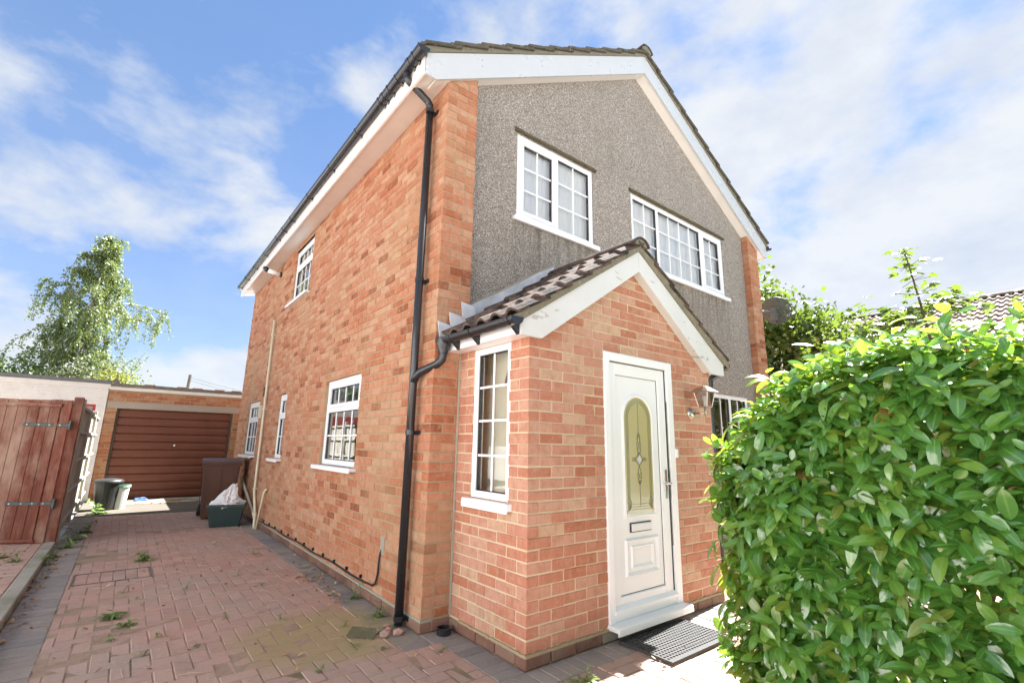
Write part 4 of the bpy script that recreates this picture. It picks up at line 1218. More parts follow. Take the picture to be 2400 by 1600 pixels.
for (a, b_, c_, d_) in [(mx0, mx1, my0, by0), (mx0, mx1, by1, my1), (mx0, bx0, by0, by1), (bx1, mx1, by0, by1)]: dm.box(a, b_, c_, d_, .004, zt+.001)
tag(obj('doormat', dm, 'rubber_mat', recalc=False), 'grey rubber doormat full of round holes below the front door', 'doormat')

# ------------------------------------------------------------------ things at the foot of the walls
dr = MB().lathe([(.030, .0), (.052, .0), (.055, .045), (.042, .048), (.040, .01)], (-.105, .80, .0), 20)
tag(obj('drain_collar', dr, 'black_plastic', smooth=False), 'short black plastic drain collar on the paving between pier and porch', 'drain')
sl_ = MB().prism([(-.70, 1.13, .004), (-.56, .99, .004), (-.53, 1.01, .05), (-.66, 1.13, .055)], (.0, .012, .012))
tag(obj('slate_piece', sl_, 'moss_render'), 'broken flat slab leaning on the paving below the black downpipe', 'slab')
for q in range(5):
    a = random.Random(q); m_ = MB(); bm = bmesh.new(); bmesh.ops.create_icosphere(bm, subdivisions=1, radius=.03+.022*a.random())
    for v_ in bm.verts: v_.co *= a.uniform(.65, 1.2); v_.co.z *= .55
    vv = [v_.co.copy() for v_ in bm.verts]; ff = [[v_.index for v_ in f_.verts] for f_ in bm.faces]; bm.free()
    px_, py_ = [(-.47, 1.0), (-.42, 1.07), (-.37, .98), (-.50, 1.09), (-.40, 1.14)][q]
    m_.add([(p.x+px_, p.y+py_, p.z+.018) for p in vv], ff)
    tag(obj('rubble_lump', m_, 'rubble'), 'lump of broken mortar lying at the foot of the downpipe', 'rubble', 'rubble lumps under the downpipe')

# ------------------------------------------------------------------ bins
def rotz(mb, c, a, start=0):
    m_ = Matrix.Translation(Vector(c)) @ Matrix.Rotation(a, 4, 'Z') @ Matrix.Translation(-Vector(c))
    return mb.xform(m_, start)
BC = (-.66, 7.92, 0); BA = R(-6)
bin_ = thing('wheelie_bin', (-.66, 7.92, 0), 'brown wheelie bin standing against the side wall before the garage', 'wheelie bin')
def tap(x0, x1, y0, y1, z0, z1, s_):
    cx_, cy_ = (x0+x1)/2, (y0+y1)/2
    b0 = [((x-cx_)*s_+cx_, (y-cy_)*s_+cy_, z0) for x, y in ((x0, y0), (x1, y0), (x1, y1), (x0, y1))]
    b1 = [(x, y, z1) for x, y in ((x0, y0), (x1, y0), (x1, y1), (x0, y1))]
    return MB().add(b0+b1, [(0, 3, 2, 1), (4, 5, 6, 7), (0, 1, 5, 4), (1, 2, 6, 5), (2, 3, 7, 6), (3, 0, 4, 7)])
cx_, cy_ = BC[0], BC[1]
m_ = tap(cx_-.285, cx_+.285, cy_-.35, cy_+.33, .03, .93, .80)
obj('bin_body', rotz(m_, BC, BA), 'bin_brown', bin_)
m_ = MB()
for q in (-.24, .0, .24): m_.prism([(cx_+q*.85-.012, cy_-.30, .08), (cx_+q*.85+.012, cy_-.30, .08), (cx_+q+.012, cy_-.362, .86), (cx_+q-.012, cy_-.362, .86)], (0, .03, 0))
obj('ribs', rotz(m_, BC, BA), 'bin_brown', bin_)
obj('rim', rotz(MB().cbox(cx_-.305, cx_+.305, cy_-.37, cy_+.35, .90, .945, .008), BC, BA), 'bin_brown', bin_)
m_ = MB(); n_ = 8
prof = [(-.40, .945), (-.40, .965), (-.36, .985), (-.15, 1.015), (.15, 1.03), (.36, 1.02), (.37, .95)]
m_.prism([(cx_-.31, cy_+a, z) for a, z in prof], (.62, 0, 0))
obj('lid', rotz(m_, BC, BA), 'bin_brown', bin_)
obj('handle_bar', rotz(MB().tube([(cx_-.25, cy_+.40, .98), (cx_+.25, cy_+.40, .98)], .017, 8), BC, BA), 'black_plastic', bin_)
for s_ in (-1, 1):
    obj('wheel', rotz(MB().lathe([(0, -.03), (.09, -.03), (.1, -.02), (.1, .02), (.09, .03), (0, .03)], (cx_+s_*.26, cy_+.30, .10), 18, 'x'), BC, BA), 'black_plastic', bin_)
obj('side_strip', rotz(MB().prism([(cx_-.262, cy_-.25, .05), (cx_-.262, cy_-.15, .05), (cx_-.30, cy_-.16, .88), (cx_-.30, cy_-.32, .88)], (.01, 0, 0)), BC, BA), 'black_plastic', bin_)
XC = (-.66, 6.80, 0); XR = R(-14)
box = thing('recycling_box', XC, 'dark green recycling box in front of the brown wheelie bin', 'recycling box')
m_ = MB(); cx_, cy_ = XC[0], XC[1]
def ring(hx, hy, z): return [(cx_+a*hx, cy_+b_*hy, z) for a, b_ in ((-1, -1), (1, -1), (1, 1), (-1, 1))]
v = ring(.20, .14, .0)+ring(.255, .185, .32)+ring(.245, .175, .32)+ring(.19, .13, .02)
f = [(0, 3, 2, 1), (12, 13, 14, 15)]
for b_ in (0, 4, 8):
    for q in range(4): f.append((b_+q, b_+(q+1) % 4, b_+4+(q+1) % 4, b_+4+q))
obj('tub', rotz(m_.add(v, f), XC, XR), 'box_green', box)
m_ = MB()
for (a, b_, c_, d_) in [(-.275, .275, -.205, -.18), (-.275, .275, .18, .205), (-.275, -.25, -.18, .18), (.25, .275, -.18, .18)]: m_.box(cx_+a, cx_+b_, cy_+c_, cy_+d_, .305, .345)
obj('rim', rotz(m_, XC, XR), 'box_green', box)
def crumple(name, c, sx, sy, sz, material, seed, label, cat, sub=4, peak=0.0):
    bm = bmesh.new(); bmesh.ops.create_icosphere(bm, subdivisions=sub, radius=1)
    for v_ in bm.verts:
        p = v_.co.copy(); q = p*1.3+Vector((seed, seed*2, 0))
        d_ = .34*mnoise.noise(q)+.42*(.5-abs(mnoise.noise(q*1.9)))+.24*(.4-abs(mnoise.noise(q*4.1)))-.15
        p *= 1+d_
        t_ = max(0.0, p.z)
        if peak:
            k_ = 1-.62*min(1.0, t_); p.x = p.x*k_+.25*t_*t_; p.y *= k_; p.z += peak*t_*t_
        v_.co = Vector((p.x*sx, p.y*sy, p.z*sz))
    vv = [v_.co+Vector(c) for v_ in bm.verts]; ff = [[v_.index for v_ in f_.verts] for f_ in bm.faces]; bm.free()
    return tag(obj(name, MB().add(vv, ff), material), label, cat)
crumple('plastic_bag', (-.67, 6.80, .36), .24, .16, .15, 'bag_white', 3.3, 'crumpled white plastic bag stuffed into the green recycling box', 'bag', 5, .7)
crumple('plastic_scrap', (-1.66, 11.3, .035), .13, .08, .045, 'bag_blue', 7.1, 'crumpled blue plastic scrap lying before the garage door', 'scrap', 3)
bb = thing('dustbin', (-2.25, 10.0, 0), 'round black dustbin with domed lid beside the fence end', 'dustbin')
obj('bin_body', MB().lathe([(0, .0), (.155, .0), (.165, .02), (.215, .50), (.225, .51), (.225, .53), (.0, .53)], (-2.25, 10.0, 0), 24), 'bin_black', bb, smooth=False)
obj('lid', MB().lathe([(.238, .505), (.240, .54), (.20, .565), (.10, .585), (.0, .59)], (-2.25, 10.0, 0), 24), 'bin_black', bb, smooth=True)
obj('lid_handle', MB().tube([(-2.31, 10.0, .58), (-2.31, 10.0, .615), (-2.19, 10.0, .615), (-2.19, 10.0, .58)], .010, 8), 'bin_black', bb)
tb = thing('tall_tub', (-2.03, 10.06, 0), 'pale plastic tub with green rim standing behind the black dustbin', 'tub')
obj('tub_body', MB().lathe([(0, .0), (.10, .0), (.135, .42), (.125, .42), (.095, .02), (0, .02)], (-2.04, 10.02, 0), 18), 'tub_pale', tb)
obj('rim', MB().lathe([(.13, .40), (.15, .41), (.15, .45), (.128, .45)], (-2.04, 10.02, 0), 18), 'pale_green_plastic', tb)

# ------------------------------------------------------------------ gate and fence
gp = thing('gate_post', (-2.68, 6.13, 0), 'square brown timber gate post at the end of the kerb', 'post')
obj('post', MB().cbox(-2.728, -2.628, 6.08, 6.18, 0, 1.875, .008), 'gate_wood', gp)
gate = thing('garden_gate', (-2.74, 6.14, 0), 'tall reddish brown boarded garden gate with black strap hinges', 'gate')
gdir = Vector((-.885, .465, 0)).normalized(); gn = Vector((-gdir.y, gdir.x, 0)); 
if gn.y > 0: gn = -gn
H0 = Vector((-2.7285, 6.083, 0))
def GB_(a0, a1, n0, n1, z0, z1, bev=.004, skew=0):
    m_ = MB().cbox(a0, a1, -n1, -n0, z0, z1, bev)
    mt = Matrix((gdir, -gn, Vector((0, 0, 1)))).transposed().to_4x4(); mt.translation = H0
    return m_.xform(mt)
a = .0
for q in range(10):
    wd = .118
    obj('board', GB_(a, a+wd, 0, .022, .06+random.uniform(-.006, .006), 1.83+random.uniform(-.003, .004), .004), 'gate_wood', gate); a += wd+.003
obj('cover_strip', GB_(.118, .150, .022, .036, .08, 1.78), 'gate_wood', gate)
obj('top_rail', GB_(.10, 1.15, .022, .050, 1.735, 1.775), 'gate_wood', gate)
obj('bottom_rail', GB_(.10, 1.15, .022, .050, .075, .11), 'gate_wood', gate)
obj('back_ledge', GB_(.0, 1.2, -.04, .0, 1.45, 1.55), 'gate_wood', gate)
for z_ in (1.505, .53):
    hi_ = obj('strap_hinge', GB_(-.02, .50, .022, .032, z_-.022, z_+.022, .003), 'iron_hinge', gate)
    obj('hinge_pin', GB_(-.045, -.015, .018, .045, z_-.06, z_+.06, .004), 'iron_hinge', hi_)
    for q in (.08, .20, .32, .45):
        c_ = H0+gdir*q+gn*.034; 
        obj('bolt', MB().lathe([(0, -.006), (.008, -.004), (.011, .004)], (c_.x, c_.y, z_), 8, 'y'), 'steel_bolt', hi_)
fence = thing('garden_fence', (-2.66, 9, 0), 'weathered grey timber fence running back from the gate to the garages', 'fence')
FXf = -2.655
yp = 6.35
panel = 0
while yp < 11.6:
    ye = min(yp+1.80, 11.7)
    obj('post', MB().cbox(FXf-.05, FXf+.04, yp-.09, yp-.005, 0, 1.86, .006), 'fence_wood', fence)
    y_ = yp; q = 0
    while y_ < ye-.1:
        obj('board', MB().cbox(FXf-.028+(.008 if q % 2 else 0), FXf-.012+(.008 if q % 2 else 0), y_+.002, min(y_+.118, ye-.09), .05+random.uniform(-.01, .01), 1.78+random.uniform(-.008, .008), .003), 'fence_wood', fence)
        y_ += .105; q += 1
    for z_ in (.22, .62, 1.02, 1.42, 1.76):
        obj('rail', MB().cbox(FXf-.002, FXf+.032, yp, ye-.09, z_-.02, z_+.02, .004), 'fence_wood', fence)
    yp = ye
# unseen fence behind the house, added to shade the garage apron
gf = thing('shade_fence', (.32, 10.6, 0), 'unseen close boarded fence added to shade the garage forecourt', 'fence')
y_ = HY1+.02
while y_ < 11.7:
    obj('board', MB().cbox(.30, .318, y_, y_+.118, .0, 1.95, .003), 'fence_wood', gf); y_ += .12
obj('rail', MB().cbox(.322, .36, HY1, 11.7, .4, .48, .004), 'fence_wood', gf); obj('rail', MB().cbox(.322, .36, HY1, 11.7, 1.5, 1.58, .004), 'fence_wood', gf)

# ------------------------------------------------------------------ garages
GY = 11.8
gar = thing('garage', (-1.1, 14, 0), 'flat roofed brick garage with brown up-and-over door at the drive end', 'garage')
GD = (-2.37, -.02, -.1, 2.03)
m_ = MB()
for a, b_, c_, d_ in wall_cells(-2.565, .55, -.1, 2.44, [GD]): m_.box(a, b_, GY+.005, GY+.22, c_, d_)
m_.box(-2.565, -2.34, GY+.22, 17, -.1, 2.44).box(.33, .55, GY+.22, 17, -.1, 2.44).box(-2.34, .33, 16.8, 17, -.1, 2.44)
gw = obj('garage_wall', m_, 'mortar_house', gar)
br = []
for (u0, u1, z0, z1) in courses(3.1, -1, 32, lambda k: (0 if k % 2 else -.1125), [(-2.60+2.57, .09+2.57, 2.03, 2.185), (GD[0]+2.57, GD[1]+2.57, -.2, 2.03)]):
    if z1 < 2.45 and u1 > .02: br.append((-2.57+max(u0, 0), -2.57+u1, GY, GY+.1, z0, z1))
lay(br, 60, 'brick', 'brick_garage', gw, 'brickwork', .004, .002)
obj('lintel', MB().cbox(-2.56, .14, GY-.006, GY+.15, 2.032, 2.182, .006), 'lintel_concrete', gar)
gd = obj('garage_door', MB().box(GD[0]+.02, GD[1]-.02, GY+.10, GY+.12, .01, 2.03), 'garage_door_paint', gar)
nr = 11
for q in range(nr):
    z0 = .015+q*2.0/nr; z1 = z0+2.0/nr-.008
    prof = [(GY+.10, z0), (GY+.072, z0+.012), (GY+.062, (z0+z1)/2), (GY+.072, z1-.012), (GY+.10, z1)]
    obj('door_rib', MB().prism([(GD[0]+.05, y, z) for y, z in prof], (GD[1]-GD[0]-.10, 0, 0)), 'garage_door_paint', gd)
obj('door_knob', MB().lathe([(0, -.06), (.025, -.055), (.03, -.035), (.012, -.02), (.012, .0)], (-1.165, GY+.065, 1.21), 12, 'y'), 'chrome', gd, smooth=True)
obj('door_jamb', MB().box(GD[0], GD[0]+.045, GY+.03, GY+.14, -.05, 2.03), 'pole_wood', gar); obj('door_jamb', MB().box(GD[1]-.045, GD[1], GY+.03, GY+.14, -.05, 2.03), 'pole_wood', gar)
obj('roof', MB().box(-2.56, .7, GY-.06, 17.2, 2.52, 2.58), 'felt_edge', gar)
obj('white_fascia', MB().box(-2.56, .7, GY-.035, GY-.012, 2.44, 2.515), 'white_masonry', gar)
m_ = MB()
for q in range(16): m_.box(-2.56+q*.2, -2.56+q*.2+.196, GY-.078-random.uniform(0, .012), GY-.06, 2.515+random.uniform(-.008, .008), 2.585+random.uniform(-.005, .008))
obj('felt_trim', m_, 'felt_edge', gar)
for q, xx in enumerate((-1.95, -1.30, -.98, -.50, -.12)):
    tag(obj('loose_brick', MB().cbox(xx, xx+.215, GY+.02, GY+.12, 2.582, 2.582+.038, .005), 'plinth_brick'), 'loose dark brick weighing down the felt on the garage roof edge', 'brick', 'loose bricks on the garage roof')
wg = thing('white_garage', (-4.5, 14, 0), 'white painted garage with flat grey roof beyond the boarded gate', 'garage')
m_ = MB()
for a, b_, c_, d_ in wall_cells(-8, -2.578, -.1, 2.46, [(-5.1, -2.745, -.1, 2.09)]): m_.box(a, b_, GY-.01, GY+.2, c_, d_)
m_.box(-2.8, -2.578, GY+.2, 17, -.1, 2.46)
wgw = obj('garage_wall', m_, 'white_masonry', wg)
br = []
for (u0, u1, z0, z1) in courses(2.7, 26, 32, lambda k: (0 if k % 2 else -.1125), [(.2, 2.53, 0, 2.09)]): br.append((-5.28+max(u0, 0), -5.28+u1, GY-.015, GY+.05, z0, min(z1, 2.455)))
lay(br, 0, 'brick', 'white_masonry', wgw, 'brickwork', .004, .002)
obj('garage_door', MB().box(-5.05, -2.75, GY+.08, GY+.11, 0, 2.09), 'red_paint', wg)
obj('roof', MB().box(-8, -2.54, GY-.08, 17.2, 2.565, 2.64), 'felt_grey', wg)
obj('white_fascia', MB().box(-8, -2.545, GY-.05, GY-.02, 2.455, 2.56), 'white_masonry', wg)
obj('felt_flap', MB().prism([(-2.56, GY-.09, 2.60), (-2.50, GY-.09, 2.70), (-2.44, GY-.09, 2.68), (-2.40, GY-.09, 2.58)], (0, .06, 0)), 'felt_edge', wg)

# ------------------------------------------------------------------ satellite dish on the right pier
sdn = thing('satellite_dish', (6.1, .95, 3.55), 'dark grey mesh satellite dish on a bracket at the right house corner', 'satellite dish')
obj('wall_bracket', MB().box(HX1, HX1+.03, .93, 1.05, 3.52, 3.68).tube([(HX1+.02, .98, 3.60), (HX1+.30, .90, 3.63)], .02, 8), 'dish_grey', sdn)
ax = Vector((.86, .12, .42)).normalized(); e1 = ax.orthogonal().normalized(); e2 = ax.cross(e1)
dc = Vector((HX1+.40, .86, 3.65)); m_ = MB(); nr_, na = 6, 26
rows_v = []
for i_ in range(nr_+1):
    r_ = .235*i_/nr_
    for k_ in range(na):
        a = 2*PI*k_/na; p = dc+(e1*math.cos(a)*1.0+e2*math.sin(a))*r_+ax*(r_*r_*.9); m_.v.append(tuple(p))
for i_ in range(nr_):
    for k_ in range(na): m_.f.append((i_*na+k_, i_*na+(k_+1) % na, (i_+1)*na+(k_+1) % na, (i_+1)*na+k_))
# perforated dish
t = mat('dish_mesh')
vd = t.voro(70, out='Distance')
tr = t.n('ShaderNodeBsdfTransparent'); p_ = t.pbr((.045, .052, .052), .6)
ms = t.n('ShaderNodeMixShader'); t.l(t.math('MULTIPLY', t.ramp(vd, [(.30, 1.0), (.34, 0.0)]), .55), ms.inputs[0]); t.l(p_, ms.inputs[1]); t.l(tr.outputs[0], ms.inputs[2]); t.done(ms.outputs[0])
obj('reflector', m_, 'dish_mesh', sdn, recalc=False, smooth=True)
obj('rim', MB().tube([dc+(e1*math.cos(2*PI*k_/24)+e2*math.sin(2*PI*k_/24))*.235+ax*.0497 for k_ in range(25)], .006, 6, False), 'dish_grey', sdn, smooth=True)
fo = dc+ax*.30-e2*.12
obj('arm', MB().tube([dc-Vector((0, 0, .26))+ax*.02, fo], .010, 6), 'dish_grey', sdn)
obj('receiver', MB().tube([fo-ax*.03, fo+ax*.05], .03, 10), 'dish_grey', sdn)
obj('mount_box', MB().cbox(dc.x-.06, dc.x+.04, dc.y-.02, dc.y+.07, dc.z-.14, dc.z+.06, .006), 'dish_grey', sdn)
obj('lead_wire', MB().tube([(HX1+.012, .93, 3.5), (HX1+.012, .93, 1.2)], .005, 5), 'cable_black', sdn)

# ------------------------------------------------------------------ foliage helpers
def leaf_mesh(ln, wd, curl, fold, seg=4):
    """a leaf along +x lying in xy with a midrib, from_pydata + rib attribute"""
    m_ = MB(); rib = []
    prof = [(0, .05), (.13, .52), (.32, .90), (.52, 1.0), (.72, .90), (.88, .55), (1, .0)]
    for i_, (t_, h_) in enumerate(prof):
        x_ = ln*t_; z_ = -curl*ln*t_*t_
        hw = wd/2*h_
        m_.v += [(x_, hw, z_+fold*hw), (x_, 0, z_), (x_, -hw, z_+fold*hw)]; rib += [t_, t_+10, t_]
    for i_ in range(len(prof)-1):
        o_ = i_*3
        m_.f += [(o_, o_+3, o_+4, o_+1), (o_+1, o_+4, o_+5, o_+2)]
    return m_, rib
def frame_mat(pos, direction, normal):
    x_ = direction.normalized(); z_ = (normal-x_*normal.dot(x_)); z_ = z_.normalized() if z_.length > 1e-5 else x_.orthogonal().normalized(); y_ = z_.cross(x_)
    m_ = Matrix((x_, y_, z_)).transposed().to_4x4(); m_.translation = pos
    return m_
class LeafStuff:
    def __init__(s, protos): s.p = protos; s.v = []; s.f = []; s.rib = []
    def add(s, k, mt, sc=1.0):
        m_, rib = s.p[k]; o_ = len(s.v)
        s.v += [tuple(mt @ (Vector(q)*sc)) for q in m_.v]; s.f += [tuple(i_+o_ for i_ in f) for f in m_.f]; s.rib += rib
    def make(s, name, material, parent, kind='stuff'):
        me = bpy.data.meshes.new(name); o3 = ploc(parent)
        me.from_pydata([(a-o3.x, b_-o3.y, c_-o3.z) for a, b_, c_ in s.v], [], s.f)
        at = me.attributes.new('rib', 'FLOAT', 'POINT'); at.data.foreach_set('value', [float(q) for q in s.rib])
        me.polygons.foreach_set('use_smooth', [True]*len(me.polygons))
        me.materials.append(MATS[material])
        o = bpy.data.objects.new(name, me); C.objects.link(o); o.parent = parent
        if kind: o['kind'] = kind
        return o
def proto_mesh(p, name, material):
    me = bpy.data.meshes.new(name); me.from_pydata(p[0].v, [], p[0].f)
    at = me.attributes.new('rib', 'FLOAT', 'POINT'); at.data.foreach_set('value', [float(q) for q in p[1]])
    me.polygons.foreach_set('use_smooth', [True]*len(me.polygons)); me.materials.append(MATS[material])
    return me
def rv(rng, s_=1.0): return Vector((rng.gauss(0, s_), rng.gauss(0, s_), rng.gauss(0, s_)))

# ------------------------------------------------------------------ laurel hedge
rng = random.Random(5)
hedge = thing('laurel_hedge', (1.3, -2.8, 0), 'dense glossy green laurel hedge beside the path to the front door', 'hedge')
HXF, HXB, HYE, HYN, HT = .66, 1.85, -1.02, -4.6, 1.80
HTY = lambda y: HT-.36*max(0.0, (y+1.78)/.72)**2
protos = [leaf_mesh(.110, .049, .25, .18), leaf_mesh(.122, .055, .45, .30), leaf_mesh(.098, .050, .10, .10), leaf_mesh(.116, .046, .65, .35), leaf_mesh(.084, .042, -.15, .22)]
def surf(x, y, z):     # gentle bulges of the clipped faces
    return .10*mnoise.noise(Vector((y*1.5, z*1.5, 3.1)))+.05*mnoise.noise(Vector((y*3.3, z*3.3, 9.1)))+.075*mnoise.noise(Vector((y*8, z*8, 1.7)))
leaves = []
def shoot(base, axis, out, n_, young, lng=.11):
    """a short shoot with alternate leaves"""
    axis = axis.normalized(); side = axis.cross(out)
    if side.length < .1: side = axis.orthogonal()
    side.normalize()
    for i_ in range(n_):
        t_ = i_/max(1, n_-1)
        p = base+axis*(.02+lng*t_)
        a = i_*2.4+rng.uniform(-.5, .5)
        rad = (side*math.cos(a)+axis.cross(side)*math.sin(a))
        d_ = (rad*1.0+axis*(.35+.5*t_)+rv(rng, .18)+Vector((0, 0, -.25))).normalized()
        n_v = (out*.75+Vector((0, 0, .75))+axis*.3+rv(rng, .28))
        leaves.append((p, d_, n_v, rng.randrange(5), rng.choice((rng.uniform(.40, .75), rng.uniform(.7, 1.0), rng.uniform(.85, 1.18))), young and t_ > .3))
def do_face(n_sh, fn):
    for _ in range(n_sh):
        p, out = fn()
        depth = abs(rng.gauss(0, .13))
        p = p-out*depth
        axis = (out*.7+Vector((0, 0, .55))+rv(rng, .35))
        shoot(p, axis, out, rng.randint(4, 6), rng.random() < (.10 if out.z < .7 else .38))
def f_front():
    y = rng.uniform(HYN, HYE); z = rng.uniform(.03, HTY(y))
    e = max(0, (y-(HYE-.30))/.30); e2 = max(0, (z-(HTY(y)-.30))/.30)
    x = HXF+.16*e*e+.12*e2*e2-surf(0, y, z)
    return Vector((x, y, z)), Vector((-1, .35*e, .15+.35*e2)).normalized()
def f_top():
    y = rng.uniform(HYN, HYE+.02); x = rng.uniform(HXF+.02, HXB)
    return Vector((x, y, HTY(y)-.05+.10*mnoise.noise(Vector((x*1.7, y*1.7, 0)))+.06*mnoise.noise(Vector((x*6, y*6, 2))))), Vector((-.12, 0, 1)).normalized()
def f_end():
    x = rng.uniform(HXF+.08, HXB); z = rng.uniform(.05, HTY(HYE)-.05)
    return Vector((x, HYE-surf(0, x, z)*.8, z)), Vector((0, 1, .15)).normalized()
do_face(4300, f_front); do_face(1500, f_top); do_face(700, f_end)
for _ in range(230):        # upright young shoots breaking the top outline
    p, out = f_top(); p.z -= .03
    shoot(p, Vector((rng.gauss(0, .22), rng.gauss(0, .22), 1)), Vector((-.5, -.2, .4)), rng.randint(4, 8), rng.random() < .75, rng.choice((.10, .14, .24)))
for _ in range(60):
    p = Vector((rng.uniform(HXF+.06, HXF+.3), HYE+rng.uniform(-.04, .03), rng.uniform(.1, HTY(HYE)-.05)))
    shoot(p, Vector((-.4, .8, .5)), Vector((-.5, .6, .4)), rng.randint(4, 6), rng.random() < .3)
def vis_score(L):
    d_ = L[0]-CAM; dz = d_.dot(fw)
    if dz < .3: return 0
    if abs(d_.dot(rt2)/dz*1121) > 1190 or abs(d_.dot(up2)/dz*1121) > 790: return 0
    nrm = L[2].normalized()
    outw = (HXF-L[0].x)*6 if L[0].z < HT-.1 else 0
    return L[4]/d_.length*(.4+abs(nrm.dot(d_.normalized())))*(1+max(-.8, min(.5, outw)))
leaves.sort(key=vis_score, reverse=True)
pm = [proto_mesh(p, 'leaf', 'laurel_leaf') for p in protos]
st_old = LeafStuff(protos); st_new = LeafStuff(protos)
for i_, (p, d_, n_v, k_, sc, yg) in enumerate(leaves):
    mt = frame_mat(p, d_, n_v)
    if i_ < 300 and not yg:
        o = bpy.data.objects.new('leaf', pm[k_]); C.objects.link(o); o.parent = hedge
        m2 = mt @ Matrix.Scale(sc, 4); m2.translation = mt.translation-ploc(hedge); o.matrix_local = m2
    else: (st_new if yg else st_old).add(k_, mt, sc)
st_old.make('foliage', 'laurel_leaf', hedge)
st_new.make('young_foliage', 'laurel_young', hedge)
m_ = MB()
for q in range(26):
    y = HYN+(HYE-HYN-.1)*(q+.5)/26; x = rng.uniform(HXF+.35, HXB-.3); m_.tube([(x, y, 0), (x+rng.gauss(0, .06), y+rng.gauss(0, .05), .7), (x+rng.gauss(0, .15), y+rng.gauss(0, .12), 1.6)], [.025, .018, .008], 6)
    for _ in range(5):
        z = rng.uniform(.3, 1.5); m_.tube([(x, y, z), (x-rng.uniform(.15, .35), y+rng.gauss(0, .15), z+rng.uniform(.1, .3))], [.009, .003], 5)
obj('stems', m_, 'twig', hedge)

# ------------------------------------------------------------------ trees
def tube_path(p0, d0, ln, n_, droop, wob, rng):
    pts = [p0.copy()]; d_ = d0.normalized()
    for i_ in range(n_):
        d_ = (d_+Vector((0, 0, -droop))+rv(rng, wob)).normalized(); pts.append(pts[-1]+d_*ln/n_)
    return pts
def quad_leaf(sz): 
    m_ = MB(); m_.v = [(0, 0, 0), (sz*.45, sz*.33, sz*.08), (sz, 0, -.05*sz), (sz*.45, -sz*.33, sz*.08)]; m_.f = [(0, 1, 2), (0, 2, 3)]; return (m_, [0, 0, 0, 0])
def maple_leaf(sz):
    m_ = MB(); ang = [0, 22, 42, 62, 92, 118, 150]; rad = [1.0, .52, .86, .48, .72, .36, .34]
    pts = [(math.cos(R(a))*r_, math.sin(R(a))*r_) for a, r_ in zip(ang, rad)]
    pts = pts+[(x, -y) for x, y in reversed(pts[1:])]
    m_.v = [(0, 0, 0)]+[(x*sz*.6+.0*sz, y*sz*.6, -.12*sz*(x*x+y*y)) for x, y in pts]
    n_ = len(pts); m_.f = [(0, 1+i_, 1+(i_+1) % n_) for i_ in range(n_)]; return (m_, [0]*(n_+1))
def birch():
    rng = random.Random(21)
    base = Vector((-3.55, 18.2, 0)); top = 8.35
    root = thing('birch_tree', base, 'tall weeping birch tree rising behind the white garage', 'tree')
    tr_ = MB(); tp = [Vector((base.x+.10*math.sin(z*.8)+.03*z*.6-.1, base.y+.1*math.cos(z), z)) for z in [0, 1, 2, 3, 4, 5, 6, 7, 7.8]]
    tr_.tube(tp, [.17, .15, .135, .12, .10, .08, .055, .03, .012], 8)
    ls = LeafStuff([quad_leaf(.070), quad_leaf(.085), quad_leaf(.055)])
    def strand(p0, d0, ln, dr_):
        pts = tube_path(p0, d0, ln, 7, dr_, .10, rng); tr_.tube(pts, [.008]*4+[.005]*4, 4, False)
        for a, b_ in zip(pts, pts[1:]):
            for _ in range(int(9+ln*6)):
                t_ = rng.random(); p = a.lerp(b_, t_)+rv(rng, .045)
                ls.add(rng.randrange(3), frame_mat(p, Vector((rng.gauss(0, .6), rng.gauss(0, .6), -.6)), rv(rng)), rng.uniform(.7, 1.2))
    spec = []
    for q in range(30):
        z = 3.0+4.9*(q/29)**.9; az = q*2.4+rng.uniform(-.3, .3)
        ln = (1.15 if z < 6 else 1.15*(8.9-z)/2.9)*rng.uniform(.55, 1.15)
        spec.append((z, az, max(.35, ln), rng.uniform(.35, .9)))
    spec += [(5.6, R(5), 2.15, .75), (5.3, R(10), 1.9, .5), (4.2, R(178), 1.35, .6), (4.6, R(170), 1.3, .9), (5.9, R(175), 1.1, .8), (3.6, R(185), 1.2, .5)]
    for z, az, ln, up_ in spec:
        i_ = min(int(z), len(tp)-2); p0 = tp[i_].lerp(tp[i_+1], z-i_) if z < 7.7 else tp[-1]
        d_ = Vector((math.cos(az), math.sin(az)*.8, up_))
        br_ = tube_path(p0, d_, ln, 6, .10, .09, rng); tr_.tube(br_, [.03, .026, .022, .017, .012, .008, .005], 5, False)
        for k_ in range(2, 7):
            for _ in range(2):
                strand(br_[k_]+rv(rng, .03), Vector((rng.gauss(0, .5), rng.gauss(0, .5), .25)), rng.uniform(.5, 1.5)*(1 if z < 6.5 else .6), .6)
    for _ in range(14): strand(tp[-1]+rv(rng, .1)+Vector((0, 0, -.3)), Vector((rng.gauss(0, .4), rng.gauss(0, .4), 1.0)), rng.uniform(.4, .9), .08)
    obj('trunk', tr_, 'birch_bark', root)
    ls.make('crown', 'birch_leaf', root)
birch()
